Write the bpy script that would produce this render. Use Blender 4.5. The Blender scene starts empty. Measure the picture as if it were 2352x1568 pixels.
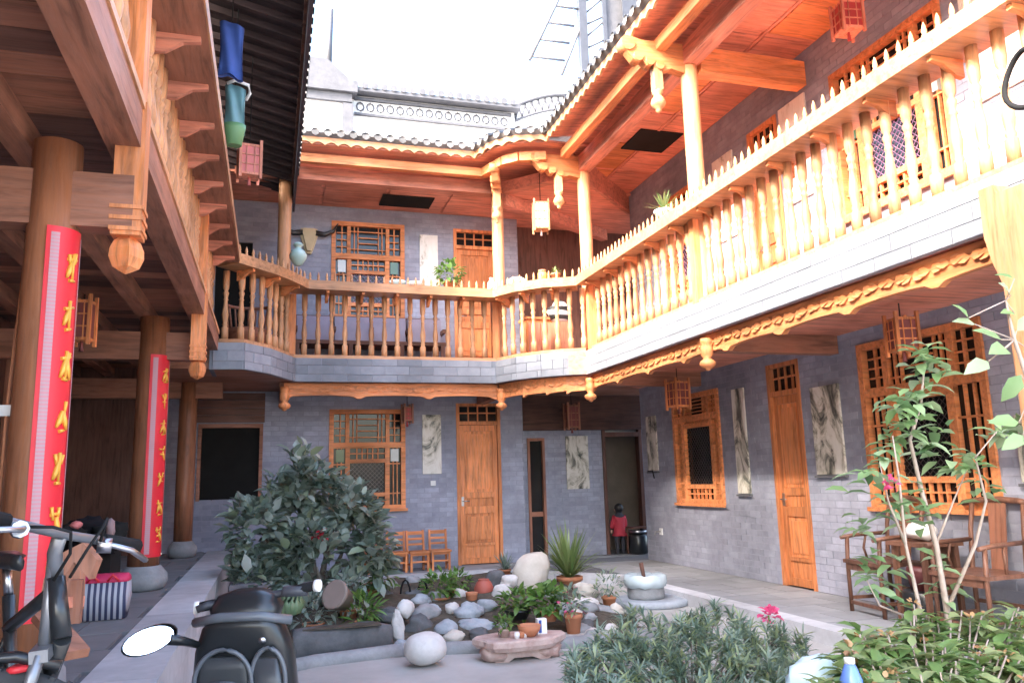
import bpy, math, random
import numpy as np
from mathutils import Vector, Matrix, noise
random.seed(7)
RND = random.Random(11)
S = bpy.context.scene
COL = S.collection
R_ = math.radians

# ------------------------------------------------------------------ camera
FPX, YAW, PIT, ROL = 1835.25, 0.294619, 0.17186, -0.0277557     # focal length in pixels of a 2352 px wide frame
CAM = Vector((0, 0, 1.33))
_f = Vector((math.sin(YAW)*math.cos(PIT), math.cos(YAW)*math.cos(PIT), math.sin(PIT)))
_r = Vector((math.cos(YAW), -math.sin(YAW), 0)); _u = _r.cross(_f)
AX_R = _r*math.cos(ROL) + _u*math.sin(ROL)
AX_U = _u*math.cos(ROL) - _r*math.sin(ROL)
cd = bpy.data.cameras.new("camera"); co = bpy.data.objects.new("camera", cd); COL.objects.link(co)
cd.sensor_width = 36; cd.lens = FPX/2352*36; cd.clip_end = 500; cd.clip_start = .05
m = Matrix.Identity(4)
for i in range(3):
    m[i][0] = AX_R[i]; m[i][1] = AX_U[i]; m[i][2] = -_f[i]; m[i][3] = CAM[i]
co.matrix_world = m
S.camera = co

# ------------------------------------------------------------------ sky, sun, exposure
SUN_DIR = Vector((1, .5, -.80)).normalized()          # the way the light travels
w = bpy.data.worlds.new("World"); S.world = w; w.use_nodes = True
wn = w.node_tree
sky = wn.nodes.new("ShaderNodeTexSky"); sky.sky_type = 'NISHITA'; sky.sun_disc = False
sky.sun_elevation = math.asin(-SUN_DIR.z)
sky.sun_rotation = math.atan2(-SUN_DIR.x, -SUN_DIR.y)
sky.dust_density = 4; sky.air_density = 1.0; sky.ozone_density = 1.0
wn.links.new(sky.outputs[0], wn.nodes["Background"].inputs[0])
wn.nodes["Background"].inputs[1].default_value = 0.15
sl = bpy.data.lights.new("sun", 'SUN'); so = bpy.data.objects.new("sun", sl); COL.objects.link(so)
sl.energy = .9; sl.angle = R_(8); sl.color = (1, .93, .82)
so.rotation_euler = SUN_DIR.to_track_quat('-Z', 'Y').to_euler(); so.location = (-20, -10, 25)
S.view_settings.view_transform = 'Standard'; S.view_settings.look = 'None'
S.view_settings.exposure = 3.6; S.view_settings.gamma = 1
S.cycles.max_bounces = 8; S.cycles.diffuse_bounces = 5; S.cycles.use_denoising = True


def at(px, py, X=None, Y=None, Z=None):
    """point on a plane of the place seen at a spot of the photograph (2352 px wide)"""
    d = _f*FPX + AX_R*(px-1176) - AX_U*(py-784)
    t = (X-CAM.x)/d.x if X is not None else (Y-CAM.y)/d.y if Y is not None else (Z-CAM.z)/d.z
    return CAM + d*t


def seen(p):
    v = Vector(p) - CAM; z = v.dot(_f)
    if z < .1: return None
    return 1176+FPX*v.dot(AX_R)/z, 784-FPX*v.dot(AX_U)/z, z


# ------------------------------------------------------------------ materials
def newmat(name):
    mt = bpy.data.materials.new(name); mt.use_nodes = True
    nt = mt.node_tree
    return mt, nt, nt.nodes["Principled BSDF"]


def nd(nt, typ, **kw):
    n = nt.nodes.new(typ)
    for k, v in kw.items():
        if k.startswith("i_"):
            key = k[2:]; key = int(key) if key.isdigit() else key.replace("_", " ")
            n.inputs[key].default_value = v
        else: setattr(n, k, v)
    return n


def posvec(nt, scale=(1, 1, 1), rnd=7.0):
    g = nd(nt, "ShaderNodeNewGeometry"); o = nd(nt, "ShaderNodeObjectInfo")
    a = nd(nt, "ShaderNodeMath", operation='MULTIPLY', i_1=rnd); nt.links.new(o.outputs["Random"], a.inputs[0])
    v = nd(nt, "ShaderNodeVectorMath", operation='ADD'); nt.links.new(g.outputs["Position"], v.inputs[0]); nt.links.new(a.outputs[0], v.inputs[1])
    s = nd(nt, "ShaderNodeVectorMath", operation='MULTIPLY'); s.inputs[1].default_value = scale
    nt.links.new(v.outputs[0], s.inputs[0])
    return s.outputs[0], g, o


def ramp(nt, fac, stops):
    r = nd(nt, "ShaderNodeValToRGB")
    e = r.color_ramp.elements
    while len(e) < len(stops): e.new(.5)
    for q, (p, c) in zip(e, stops): q.position = p; q.color = (*c, 1)
    nt.links.new(fac, r.inputs[0])
    return r.outputs[0]


def mul(c, k): return tuple(min(1, x*k) for x in c)


def wood(name, col, axis=2, rough=.5, var=.5, spec=.3):
    mt, nt, b = newmat(name)
    sc = [9, 9, 9]; sc[axis] = .9
    p, g, o = posvec(nt, sc)
    n1 = nd(nt, "ShaderNodeTexNoise", i_Scale=2.2, i_Detail=6, i_Roughness=.62, i_Distortion=.6); nt.links.new(p, n1.inputs["Vector"])
    c = ramp(nt, n1.outputs[0], [(.28, mul(col, 1-var)), (.5, col), (.75, mul(col, 1+var*.6))])
    n2 = nd(nt, "ShaderNodeTexNoise", i_Scale=1.3, i_Detail=4); nt.links.new(g.outputs["Position"], n2.inputs["Vector"])
    hv = nd(nt, "ShaderNodeHueSaturation"); nt.links.new(c, hv.inputs["Color"])
    n4 = nd(nt, "ShaderNodeTexNoise", i_Scale=5.5, i_Detail=8, i_Roughness=.75); nt.links.new(p, n4.inputs["Vector"])
    mw = nd(nt, "ShaderNodeMapRange", i_1=.2, i_2=.45, i_3=.55, i_4=1.0); nt.links.new(n4.outputs[0], mw.inputs[0])
    mr = nd(nt, "ShaderNodeMapRange", i_1=.25, i_2=.75, i_3=.62, i_4=1.2)
    ad = nd(nt, "ShaderNodeMath", operation='ADD'); 
    rm = nd(nt, "ShaderNodeMath", operation='MULTIPLY_ADD', i_1=.35, i_2=-.17); nt.links.new(o.outputs["Random"], rm.inputs[0])
    nt.links.new(n2.outputs[0], mr.inputs[0]); nt.links.new(mr.outputs[0], ad.inputs[0]); nt.links.new(rm.outputs[0], ad.inputs[1])
    mq = nd(nt, "ShaderNodeMath", operation='MULTIPLY'); nt.links.new(ad.outputs[0], mq.inputs[0]); nt.links.new(mw.outputs[0], mq.inputs[1])
    nt.links.new(mq.outputs[0], hv.inputs["Value"])
    ms_ = nd(nt, "ShaderNodeMapRange", i_1=.3, i_2=.7, i_3=.86, i_4=1.0); nt.links.new(n4.outputs[0], ms_.inputs[0]); nt.links.new(ms_.outputs[0], hv.inputs["Saturation"])
    nt.links.new(hv.outputs[0], b.inputs["Base Color"])
    rg = nd(nt, "ShaderNodeMapRange", i_1=.3, i_2=.7, i_3=rough+.2, i_4=rough-.08); nt.links.new(n2.outputs[0], rg.inputs[0]); nt.links.new(rg.outputs[0], b.inputs["Roughness"])
    b.inputs["Specular IOR Level"].default_value = spec
    bp = nd(nt, "ShaderNodeBump", i_Strength=.3, i_Distance=.01); nt.links.new(n1.outputs[0], bp.inputs["Height"]); nt.links.new(bp.outputs[0], b.inputs["Normal"])
    return mt


def stone(name, c1, c2, scale=6, rough=.85, bump=.4, dist=.01, detail=8, isl=0.0, spec=.3):
    mt, nt, b = newmat(name)
    p, g, o = posvec(nt, (1, 1, 1))
    n1 = nd(nt, "ShaderNodeTexNoise", i_Scale=scale, i_Detail=detail, i_Roughness=.65); nt.links.new(p, n1.inputs["Vector"])
    c = ramp(nt, n1.outputs[0], [(.3, c1), (.7, c2)])
    if isl:
        hv = nd(nt, "ShaderNodeHueSaturation"); nt.links.new(c, hv.inputs["Color"])
        a = nd(nt, "ShaderNodeMath", operation='ADD'); nt.links.new(g.outputs["Random Per Island"], a.inputs[0]); nt.links.new(o.outputs["Random"], a.inputs[1])
        fr = nd(nt, "ShaderNodeMath", operation='FRACT'); nt.links.new(a.outputs[0], fr.inputs[0])
        mr = nd(nt, "ShaderNodeMapRange", i_3=1-isl, i_4=1+isl); nt.links.new(fr.outputs[0], mr.inputs[0])
        n3 = nd(nt, "ShaderNodeTexNoise", i_Scale=.7, i_Detail=5); nt.links.new(g.outputs["Position"], n3.inputs["Vector"])
        m3 = nd(nt, "ShaderNodeMapRange", i_1=.3, i_2=.7, i_3=.72, i_4=1.2); nt.links.new(n3.outputs[0], m3.inputs[0])
        mm = nd(nt, "ShaderNodeMath", operation='MULTIPLY'); nt.links.new(mr.outputs[0], mm.inputs[0]); nt.links.new(m3.outputs[0], mm.inputs[1])
        nt.links.new(mm.outputs[0], hv.inputs["Value"]); c = hv.outputs[0]
    nt.links.new(c, b.inputs["Base Color"])
    b.inputs["Roughness"].default_value = rough; b.inputs["Specular IOR Level"].default_value = spec
    bp = nd(nt, "ShaderNodeBump", i_Strength=bump, i_Distance=dist); nt.links.new(n1.outputs[0], bp.inputs["Height"]); nt.links.new(bp.outputs[0], b.inputs["Normal"])
    return mt


def plain(name, col, rough=.5, metal=0, spec=.5, var=.12, scale=5, alpha=None, trans=0):
    mt, nt, b = newmat(name)
    p, g, o = posvec(nt)
    n1 = nd(nt, "ShaderNodeTexNoise", i_Scale=scale, i_Detail=5); nt.links.new(p, n1.inputs["Vector"])
    nt.links.new(ramp(nt, n1.outputs[0], [(.3, mul(col, 1-var)), (.7, mul(col, 1+var))]), b.inputs["Base Color"])
    b.inputs["Roughness"].default_value = rough; b.inputs["Metallic"].default_value = metal
    b.inputs["Specular IOR Level"].default_value = spec
    if trans: b.inputs["Transmission Weight"].default_value = trans
    return mt


def leafmat(name, cols, trans=.25, rough=.45):
    mt, nt, b = newmat(name)
    g = nd(nt, "ShaderNodeNewGeometry")
    c = ramp(nt, g.outputs["Random Per Island"], [(i/(len(cols)-1), k) for i, k in enumerate(cols)])
    nt.links.new(c, b.inputs["Base Color"]); b.inputs["Roughness"].default_value = rough
    b.inputs["Specular IOR Level"].default_value = .5
    t = nd(nt, "ShaderNodeBsdfTranslucent"); nt.links.new(c, t.inputs[0])
    mx = nd(nt, "ShaderNodeMixShader", i_0=trans); nt.links.new(b.outputs[0], mx.inputs[1]); nt.links.new(t.outputs[0], mx.inputs[2])
    nt.links.new(mx.outputs[0], nt.nodes["Material Output"].inputs[0])
    return mt


def stripes(name, c1, c2, axis, freq, rough=.6):
    mt, nt, b = newmat(name)
    g = nd(nt, "ShaderNodeNewGeometry"); sp = nd(nt, "ShaderNodeSeparateXYZ"); nt.links.new(g.outputs["Position"], sp.inputs[0])
    a = nd(nt, "ShaderNodeMath", operation='MULTIPLY', i_1=freq)
    nt.links.new(sp.outputs[axis], a.inputs[0])
    fr = nd(nt, "ShaderNodeMath", operation='FRACT'); nt.links.new(a.outputs[0], fr.inputs[0])
    nt.links.new(ramp(nt, fr.outputs[0], [(.0, c1), (.46, c1), (.54, c2), (.97, c2)]), b.inputs["Base Color"])
    b.inputs["Roughness"].default_value = rough
    return mt


def inkpicture(name, seed, k=1.0):
    """cream stone slab with a dark ink-like landscape vein"""
    mt, nt, b = newmat(name)
    p, g, o = posvec(nt, (1, 1, .55), 31)
    n1 = nd(nt, "ShaderNodeTexNoise", i_Scale=3.4, i_Detail=9, i_Roughness=.7, i_Distortion=1.6); nt.links.new(p, n1.inputs["Vector"])
    c = ramp(nt, n1.outputs[0], [(.36*k, (.035, .04, .035)), (.43*k, (.2, .2, .17)), (.49*k, (.5, .47, .38)), (.56*k, (.7, .67, .6)), (.75*k, (.8, .78, .72))])
    nt.links.new(c, b.inputs["Base Color"]); b.inputs["Roughness"].default_value = .4
    return mt


ORANGE = (.72, .235, .06); HONEY = (.60, .285, .12); RED = (.66, .235, .14); BROWN = (.34, .135, .075); DARKB = (.15, .066, .045)
W_OX, W_OY, W_OZ = (wood("orange_wood_%d" % a, ORANGE, a) for a in range(3))
W_HX, W_HY, W_HZ = (wood("honey_wood_%d" % a, HONEY, a, .38) for a in range(3))
W_RX, W_RY, W_RZ = (wood("red_wood_%d" % a, RED, a) for a in range(3))
W_BX, W_BY, W_BZ = (wood("brown_wood_%d" % a, BROWN, a, .5) for a in range(3))
W_DX, W_DY, W_DZ = (wood("dark_wood_%d" % a, DARKB, a, .55) for a in range(3))
M_SOFD = wood("eave_dark_wood", (.06, .038, .04), 0, .7)  # much darker wood for the underside of the hall eave
W_PIL = wood("pillar_wood", (.29, .105, .043), 2, .4)
W_FUR = wood("old_furniture_wood", (.17, .075, .045), 2, .35)
M_BRICK = stone("grey_brick", (.26, .272, .335), (.375, .39, .475), 5, .85, .35, .005, isl=.1)
M_TILEF = stone("grey_cladding_tile", (.2, .215, .245), (.29, .305, .335), 5, .75, .3, .003, isl=.16)
M_MORTAR = stone("mortar", (.25, .257, .3), (.33, .34, .395), 20, .95)
M_PAVE = stone("paving_stone", (.22, .225, .235), (.30, .305, .315), 3, .75, .3, isl=.1)
M_GROUND = stone("courtyard_concrete", (.33, .32, .30), (.5, .485, .46), 1.1, .8, .5, .008, detail=14)
M_PLAT = stone("platform_slate", (.15, .15, .153), (.23, .23, .233), 3, .6, .3)
M_KERB = stone("kerb_granite", (.42, .42, .43), (.54, .54, .55), 6, .8, .3, isl=.08)
M_JOINT = stone("joint_dark", (.10, .10, .11), (.14, .14, .15), 9)
M_ROOF = stone("roof_tile_clay", (.10, .10, .105), (.20, .195, .19), 8, .85, .4, isl=.25)
M_WHITE = stone("whitewash", (.72, .72, .72), (.82, .82, .82), 3, .9, .1)
M_NTRIM = stone("pale_grey_trim", (.08, .082, .095), (.12, .122, .137), 5, .8)
M_ROCKS = [stone("rock_pale", (.5, .475, .45), (.68, .655, .63), 5, .85, .6, .02), stone("rock_grey", (.2, .205, .21), (.34, .345, .35), 6, .85, .6, .02),
           stone("rock_dark", (.07, .075, .078), (.15, .15, .155), 6, .85, .6, .02), stone("rock_blue", (.27, .3, .33), (.42, .45, .48), 9, .8, .5, .02),
           stone("rock_cream", (.5, .45, .38), (.62, .57, .5), 6, .85, .5, .02)]
M_PINKST = stone("pink_stone", (.36, .22, .18), (.62, .5, .45), 7, .55, .5, .015)
M_TERRA = plain("terracotta", (.5, .2, .1), .8)
M_REDPAPER = plain("red_paper", (.72, .02, .035), .5, var=.1)
M_PALEPAPER = stripes("pale_pink_printed_border", (.55, .22, .26), (.47, .3, .31), 2, 57)
M_GOLD = plain("gold_ink", (.85, .42, .06), .35, .1)
M_GLASS = plain("dark_window_glass", (.014, .015, .016), .1, spec=.35)
M_GLASSP = plain("pale_pane", (.5, .52, .5), .25)
M_GLASSG = plain("painted_green_reflection", (.06, .12, .05), .12)  # green base colour stands in for the reflected garden
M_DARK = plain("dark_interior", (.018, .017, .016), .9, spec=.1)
M_GRILLE = plain("wire_grille", (.2, .17, .16), .5)
M_GRILLED = plain("dark_wire_grille", (.045, .035, .035), .6)
M_LACE = stripes("purple_lace_curtain", (.2, .1, .2), (.35, .2, .3), 2, 9)
M_METAL = plain("chrome", (.42, .42, .44), .3, 1)
M_STEEL = plain("grey_steel", (.06, .063, .075), .5, .2)
M_BLACKP = plain("black_plastic", (.016, .018, .02), .28, spec=.5)
M_BLACKR = plain("black_rubber", (.011, .011, .012), .85, spec=.25)
M_TYRE = plain("dusty_tyre_rubber", (.045, .045, .047), .9, spec=.2)
M_SILVER = plain("silver_paint", (.2, .205, .22), .35, .6)
M_REDPL = plain("red_paint", (.6, .03, .04), .4)
M_WHITEP = plain("white_plastic", (.78, .78, .76), .4)
M_PAPERW = plain("white_lantern_paper", (.82, .76, .74), .7)
M_PAPERR = plain("red_lantern_paper", (.42, .05, .05), .6)
M_PAPERPK = plain("faded_pink_lantern_paper", (.6, .18, .17), .6)
M_PAPERD = plain("dark_red_lantern_paper", (.22, .06, .055), .6)
M_PIC = inkpicture("ink_landscape_slab", 1)
M_PICGLARE = inkpicture("glare_pale_slab", 2, .8)  # paler copy for the upper walls, glare painted into the colour
M_BONE = plain("old_bone", (.5, .4, .24), .7)
M_HORN = plain("black_horn", (.03, .028, .026), .35)
M_CELADON = plain("celadon_glaze", (.34, .47, .42), .12)
M_BLUEC = plain("blue_cloth", (.04, .09, .33), .8)
M_TEALC = plain("teal_plastic_bag", (.15, .32, .36), .45)
M_GREENC = plain("green_plastic", (.14, .3, .14), .5)
M_PALETEAL = plain("pale_teal_plastic", (.6, .8, .82), .3)
M_CUSH = plain("grey_cushion", (.3, .28, .36), .9)
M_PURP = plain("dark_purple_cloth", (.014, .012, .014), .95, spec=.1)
M_SKIN = plain("skin", (.5, .3, .22), .5)
M_HAIR = plain("black_hair", (.012, .011, .011), .4)
M_JACKET = plain("red_jacket", (.42, .03, .05), .75)
M_TROUSER = plain("dark_trousers", (.03, .03, .04), .8)
M_SOIL = stone("garden_soil", (.05, .04, .03), (.12, .1, .075), 10, .95, .8, .02)
M_BARK = stone("bark", (.12, .1, .08), (.26, .23, .2), 16, .9, .6)
M_TWIG = stone("pale_twig", (.3, .24, .2), (.42, .35, .3), 16, .9, .3)
L_CAM = leafmat("camellia_leaf", [(.11, .155, .12), (.2, .265, .21), (.31, .38, .32), (.42, .48, .43), (.29, .36, .22)], .35, .3)
L_GREEN = leafmat("fresh_leaf", [(.07, .16, .03), (.12, .24, .05), (.18, .3, .07), (.09, .18, .05)], .3)
L_AZA = leafmat("azalea_leaf", [(.1, .19, .06), (.16, .27, .08), (.24, .33, .12), (.3, .36, .17), (.14, .22, .1)], .35)
L_PINE = leafmat("podocarpus_leaf", [(.11, .18, .13), (.19, .28, .22), (.3, .39, .32), (.36, .43, .2), (.17, .25, .2)], .4)
L_SPIKY = leafmat("spiky_leaf", [(.1, .17, .05), (.2, .27, .09), (.3, .36, .16)], .25)
L_SAP = leafmat("sapling_leaf", [(.12, .23, .1), (.2, .33, .13), (.27, .4, .2), (.34, .45, .28)], .35)
L_FLOW = leafmat("pink_petal", [(.6, .05, .16), (.75, .12, .28)], .3)
L_FLOWW = leafmat("white_petal", [(.7, .68, .62), (.8, .78, .75)], .3)
L_DRY = leafmat("dry_leaf", [(.3, .16, .07), (.42, .26, .12)], .2)


# ------------------------------------------------------------------ mesh builder
class MB:
    def __init__(s): s.v = []; s.f = []; s.sm = []
    def add(s, vs, fs, smooth=False):
        k = len(s.v); s.v += [tuple(p) for p in vs]; s.f += [tuple(i+k for i in f) for f in fs]; s.sm += [smooth]*len(fs); return s
    def box(s, x0, x1, y0, y1, z0, z1):
        vs = [(x, y, z) for x in (x0, x1) for y in (y0, y1) for z in (z0, z1)]
        return s.add(vs, [(0, 1, 3, 2), (4, 6, 7, 5), (0, 4, 5, 1), (2, 3, 7, 6), (0, 2, 6, 4), (1, 5, 7, 3)])
    def beam(s, p0, p1, wd, ht, up=(0, 0, 1), taper=1):
        p0 = Vector(p0); p1 = Vector(p1); d = (p1-p0).normalized(); a = d.cross(Vector(up))
        if a.length < 1e-4: a = d.cross(Vector((1, 0, 0)))
        a.normalize(); b = a.cross(d)
        vs = []
        for p, k in ((p0, 1), (p1, taper)):
            for i, j in ((-1, -1), (1, -1), (1, 1), (-1, 1)): vs.append(p + a*(i*wd/2*k) + b*(j*ht/2*k))
        return s.add(vs, [(3, 2, 1, 0), (4, 5, 6, 7), (0, 1, 5, 4), (1, 2, 6, 5), (2, 3, 7, 6), (3, 0, 4, 7)])
    def tube(s, pts, rad, n=8, caps=True):
        pts = [Vector(p) for p in pts]; rad = [rad]*len(pts) if not hasattr(rad, '__len__') else rad
        vs = []; up = None
        for i, p in enumerate(pts):
            d = (pts[min(i+1, len(pts)-1)] - pts[max(i-1, 0)])
            d = d.normalized() if d.length > 1e-9 else Vector((0, 0, 1))
            if up is None: up = Vector((0, 0, 1)) if abs(d.z) < .9 else Vector((1, 0, 0))
            a = d.cross(up); a = a.normalized() if a.length > 1e-6 else d.orthogonal().normalized(); b = d.cross(a); up = -b if False else up
            for k in range(n):
                t = 2*math.pi*k/n; vs.append(p + a*(math.cos(t)*rad[i]) + b*(math.sin(t)*rad[i]))
        fs = [(i*n+k, i*n+(k+1) % n, (i+1)*n+(k+1) % n, (i+1)*n+k) for i in range(len(pts)-1) for k in range(n)]
        s.add(vs, fs, True)
        if caps:
            k0 = len(s.v)-len(vs)
            s.f.append(tuple(k0+k for k in range(n))[::-1]); s.f.append(tuple(k0+(len(pts)-1)*n+k for k in range(n))); s.sm += [False, False]
        return s
    def lathe(s, prof, c=(0, 0, 0), n=12, smooth=True, sx=1, sy=1, caps=True):
        vs = [(c[0]+sx*r*math.cos(2*math.pi*k/n+.3), c[1]+sy*r*math.sin(2*math.pi*k/n+.3), c[2]+z) for r, z in prof for k in range(n)]
        fs = [(i*n+k, i*n+(k+1) % n, (i+1)*n+(k+1) % n, (i+1)*n+k) for i in range(len(prof)-1) for k in range(n)]
        k0 = len(s.v); s.add(vs, fs, smooth)
        if caps:
            s.f.append(tuple(k0+k for k in range(n))[::-1]); s.f.append(tuple(k0+(len(prof)-1)*n+k for k in range(n))); s.sm += [False, False]
        return s
    def prism(s, poly, fn, t0, t1):
        """poly = 2-D outline, fn(a,b,t) -> 3-D"""
        n = len(poly); vs = [fn(a, b, t0) for a, b in poly] + [fn(a, b, t1) for a, b in poly]
        fs = [tuple(range(n))[::-1], tuple(range(n, 2*n))] + [(i, (i+1) % n, n+(i+1) % n, n+i) for i in range(n)]
        return s.add(vs, fs)
    def ball(s, c, r, n=12, m=8, jit=0, sc=(1, 1, 1), rnd=None):
        rnd = rnd or RND; vs = []; fs = []
        ph = [rnd.uniform(0, 6.28) for _ in range(8)]
        for i in range(m+1):
            th = math.pi*i/m
            for k in range(n):
                a = 2*math.pi*k/n
                d = Vector((math.sin(th)*math.cos(a), math.sin(th)*math.sin(a), math.cos(th)))
                q = 1
                if jit:
                    q += jit*(math.sin(2.1*d.x+ph[0])*math.cos(2.3*d.y+ph[1]) + .6*math.sin(4.2*d.z+3*d.x+ph[2]) + .4*math.sin(6*d.y+5*d.x+ph[3]))
                if jit > .045:
                    o3 = Vector((ph[4]*9, ph[5]*9, ph[6]*9)); q += jit*1.5*noise.noise(d*2.2+o3)+jit*.9*noise.noise(d*5+o3)+jit*.5*noise.noise(d*11+o3)
                vs.append((c[0]+d.x*r*sc[0]*q, c[1]+d.y*r*sc[1]*q, c[2]+d.z*r*sc[2]*q))
        fs = [(i*n+k, (i+1)*n+k, (i+1)*n+(k+1) % n, i*n+(k+1) % n) for i in range(m) for k in range(n)]
        return s.add(vs, fs, True)
    def leaf(s, p, d, nrm, L, wd, fold=.15, droop=.1):
        d = Vector(d).normalized(); a = d.cross(Vector(nrm))
        if a.length < 1e-4: a = d.orthogonal()
        a.normalize(); u = a.cross(d); p = Vector(p); vs = [p]
        tw = math.sin(p.x*91+p.y*57+p.z*73)*.25
        for t, wf in ((.3, .5), (.68, .4)):
            c = p + d*(L*t) - u*(droop*L*t*t*1.6); a2 = a + u*(tw*t)
            vs += [c+a2*(wd*wf)+u*(fold*wd), c, c-a2*(wd*wf)+u*(fold*wd)]
        vs.append(p + d*L*.96 - u*(droop*L*1.6))
        return s.add(vs, [(0, 2, 1), (0, 3, 2), (1, 2, 5, 4), (2, 3, 6, 5), (4, 5, 7), (5, 6, 7)], True)
    def mesh(s, name, mat, off=(0, 0, 0)):
        me = bpy.data.meshes.new(name)
        o = Vector(off)
        me.from_pydata([(x-o.x, y-o.y, z-o.z) for x, y, z in s.v], [], s.f)
        me.polygons.foreach_set("use_smooth", s.sm)
        if mat: me.materials.append(mat)
        return me
    def build(s, name, mat, parent=None, **kw):
        off = wloc(parent) if parent else Vector(kw.pop("org", (0, 0, 0)))
        o = bpy.data.objects.new(name, s.mesh(name, mat, off))
        COL.objects.link(o)
        if parent: o.parent = parent
        else: o.location = off
        tag(o, **kw)
        return o


def wloc(o):
    v = Vector((0, 0, 0))
    while o: v += o.location; o = o.parent
    return v


def tag(o, label=None, cat=None, group=None, kind=None):
    if label: o["label"] = label
    if cat: o["category"] = cat
    if group: o["group"] = group
    if kind: o["kind"] = kind
    return o


def empty(name, loc=(0, 0, 0), rz=0, **kw):
    o = bpy.data.objects.new(name, None); COL.objects.link(o); o.location = loc; o.rotation_euler = (0, 0, rz)
    o.empty_display_size = .1
    return tag(o, **kw)


def inst(name, me, loc, parent=None, rz=0, scale=(1, 1, 1), rot=None):
    o = bpy.data.objects.new(name, me); COL.objects.link(o)
    o.location = Vector(loc) - (wloc(parent) if parent else Vector((0, 0, 0)))
    o.rotation_euler = rot or (0, 0, rz); o.scale = scale
    if parent: o.parent = parent
    return o


def copy_tree(o, parent=None):
    c = o.copy(); COL.objects.link(c)
    if parent: c.parent = parent
    for ch in o.children: copy_tree(ch, c)
    return c


_ub = {}
def bar(name, mat, parent, x0, x1, y0, y1, z0, z1):
    """a plain bar: shares one unit cube per material"""
    if mat.name not in _ub: _ub[mat.name] = MB().box(-.5, .5, -.5, .5, -.5, .5).mesh("bar_"+mat.name, mat)
    return inst(name, _ub[mat.name], ((x0+x1)/2, (y0+y1)/2, (z0+z1)/2), parent, 0, (abs(x1-x0), abs(y1-y0), abs(z1-z0)))


# walls: plane 'Y' faces -Y at y=c with u=x; plane 'X' faces -X at x=c with u=y
def uv(plane, c, u, d, z):
    return (u, c+d, z) if plane == 'Y' else (c+d, u, z)


def ubox(mb, plane, c, u0, u1, d0, d1, z0, z1):
    a = uv(plane, c, u0, d0, z0); b = uv(plane, c, u1, d1, z1)
    return mb.box(min(a[0], b[0]), max(a[0], b[0]), min(a[1], b[1]), max(a[1], b[1]), z0, z1)


def ubar(name, mat, parent, plane, c, u0, u1, d0, d1, z0, z1):
    a = uv(plane, c, u0, d0, z0); b = uv(plane, c, u1, d1, z1)
    return bar(name, mat, parent, min(a[0], b[0]), max(a[0], b[0]), min(a[1], b[1]), max(a[1], b[1]), z0, z1)


def brick_wall(parent, plane, c, u0, u1, z0, z1, holes, thick=.24, L=.24, H=.078, nmax=300, mat=M_BRICK, hide=()):
    us = sorted({u0, u1, *[min(max(h[i], u0), u1) for h in holes for i in (0, 1)]})
    mb = MB()
    for a, b in zip(us, us[1:]):
        if b-a < 1e-5: continue
        hs = sorted([(h[2], h[3]) for h in holes if h[0] < (a+b)/2 < h[1]])
        z = z0
        for p, q in hs:
            if p > z: ubox(mb, plane, c, a, b, 0, thick, z, p)
            z = max(z, q)
        if z < z1: ubox(mb, plane, c, a, b, 0, thick, z, z1)
    wall = mb.build("wall", M_MORTAR, parent)
    cells = []
    nz = int((z1-z0)/H)
    for r in range(nz):
        za = z0+r*H; zm = za+H/2; off = 0 if r % 2 else L/2
        iv = [(u0, u1)]
        for h in holes:
            if h[2]-.01 < zm < h[3]+.01:
                iv2 = []
                for a, b in iv:
                    if h[1] <= a or h[0] >= b: iv2.append((a, b))
                    else:
                        if h[0] > a: iv2.append((a, h[0]))
                        if h[1] < b: iv2.append((h[1], b))
                iv = iv2
        for a, b in iv:
            k = math.floor((a+off)/L)*L-off
            while k < b:
                p, q = max(k, a), min(k+L, b)
                if q-p > .03: cells.append((p, q, za))
                k += L
    def score(cell):
        p = uv(plane, c, (cell[0]+cell[1])/2, 0, cell[2]); s = seen(p)
        if not s or not (-40 < s[0] < 2390 and -40 < s[1] < 1600): return 0
        for h in hide:
            if h[0] < s[0] < h[1] and h[2] < s[1] < h[3]: return 0
        return (cell[1]-cell[0])/s[2]
    sc = sorted(cells, key=score, reverse=True)
    J = .007; D = .005
    key = ("brick", plane, mat.name)
    if key not in _ub:
        b = MB()
        if plane == 'Y': b.box(0, 1, -D, .004, 0, H-J)
        else: b.box(-D, .004, 0, 1, 0, H-J)
        b.f = [f for i, f in enumerate(b.f) if i != (3 if plane == 'Y' else 1)]; b.sm = b.sm[:5]
        _ub[key] = b.mesh("brick_unit", mat)
    rest = MB()
    for i, (p, q, za) in enumerate(sc):
        dj = RND.uniform(-.002, .003)
        if i < nmax and score(sc[i]) > 0:
            ln = q-p-J
            inst("brick", _ub[key], uv(plane, c, p+J/2, dj, za+J/2), wall, 0, (ln, 1, 1) if plane == 'Y' else (1, ln, 1))
        else:
            k = len(rest.v)
            ubox(rest, plane, c, p+J/2, q-J/2, -D+dj, .002, za+J/2, za+H-J/2)
    if rest.v:
        o = rest.build("brick_courses", mat, wall); o["kind"] = "stuff"
    return wall


# ------------------------------------------------------------------ plan of the balcony edges (slab face) and of the handrail
SL = [(-.72, 10.48), (-.34, 10.44), (-.02, 10.86), (.31, 11.62)]          # rounded corner to the main hall
SR = [(3.25, 11.62), (3.45, 11.2), (3.73, 10.88), (4.0, 10.66), (4.3, 10.53)]
SLAB = SL + SR + [(4.3, .6)]
RAIL = [(-.43, 10.11), (-.2, 10.36), (.03, 10.62), (.23, 10.9), (.46, 11.32), (3.17, 11.4), (3.38, 10.99), (3.72, 10.66), (4.15, 10.45), (4.15, .6)]
BZ0, BZ1, RZ0, RZ1 = 2.79, 3.13, 4.07, 4.20
YB, XR = 13.02, 5.96                                                     # faces of the far wall and of the right wall

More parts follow.
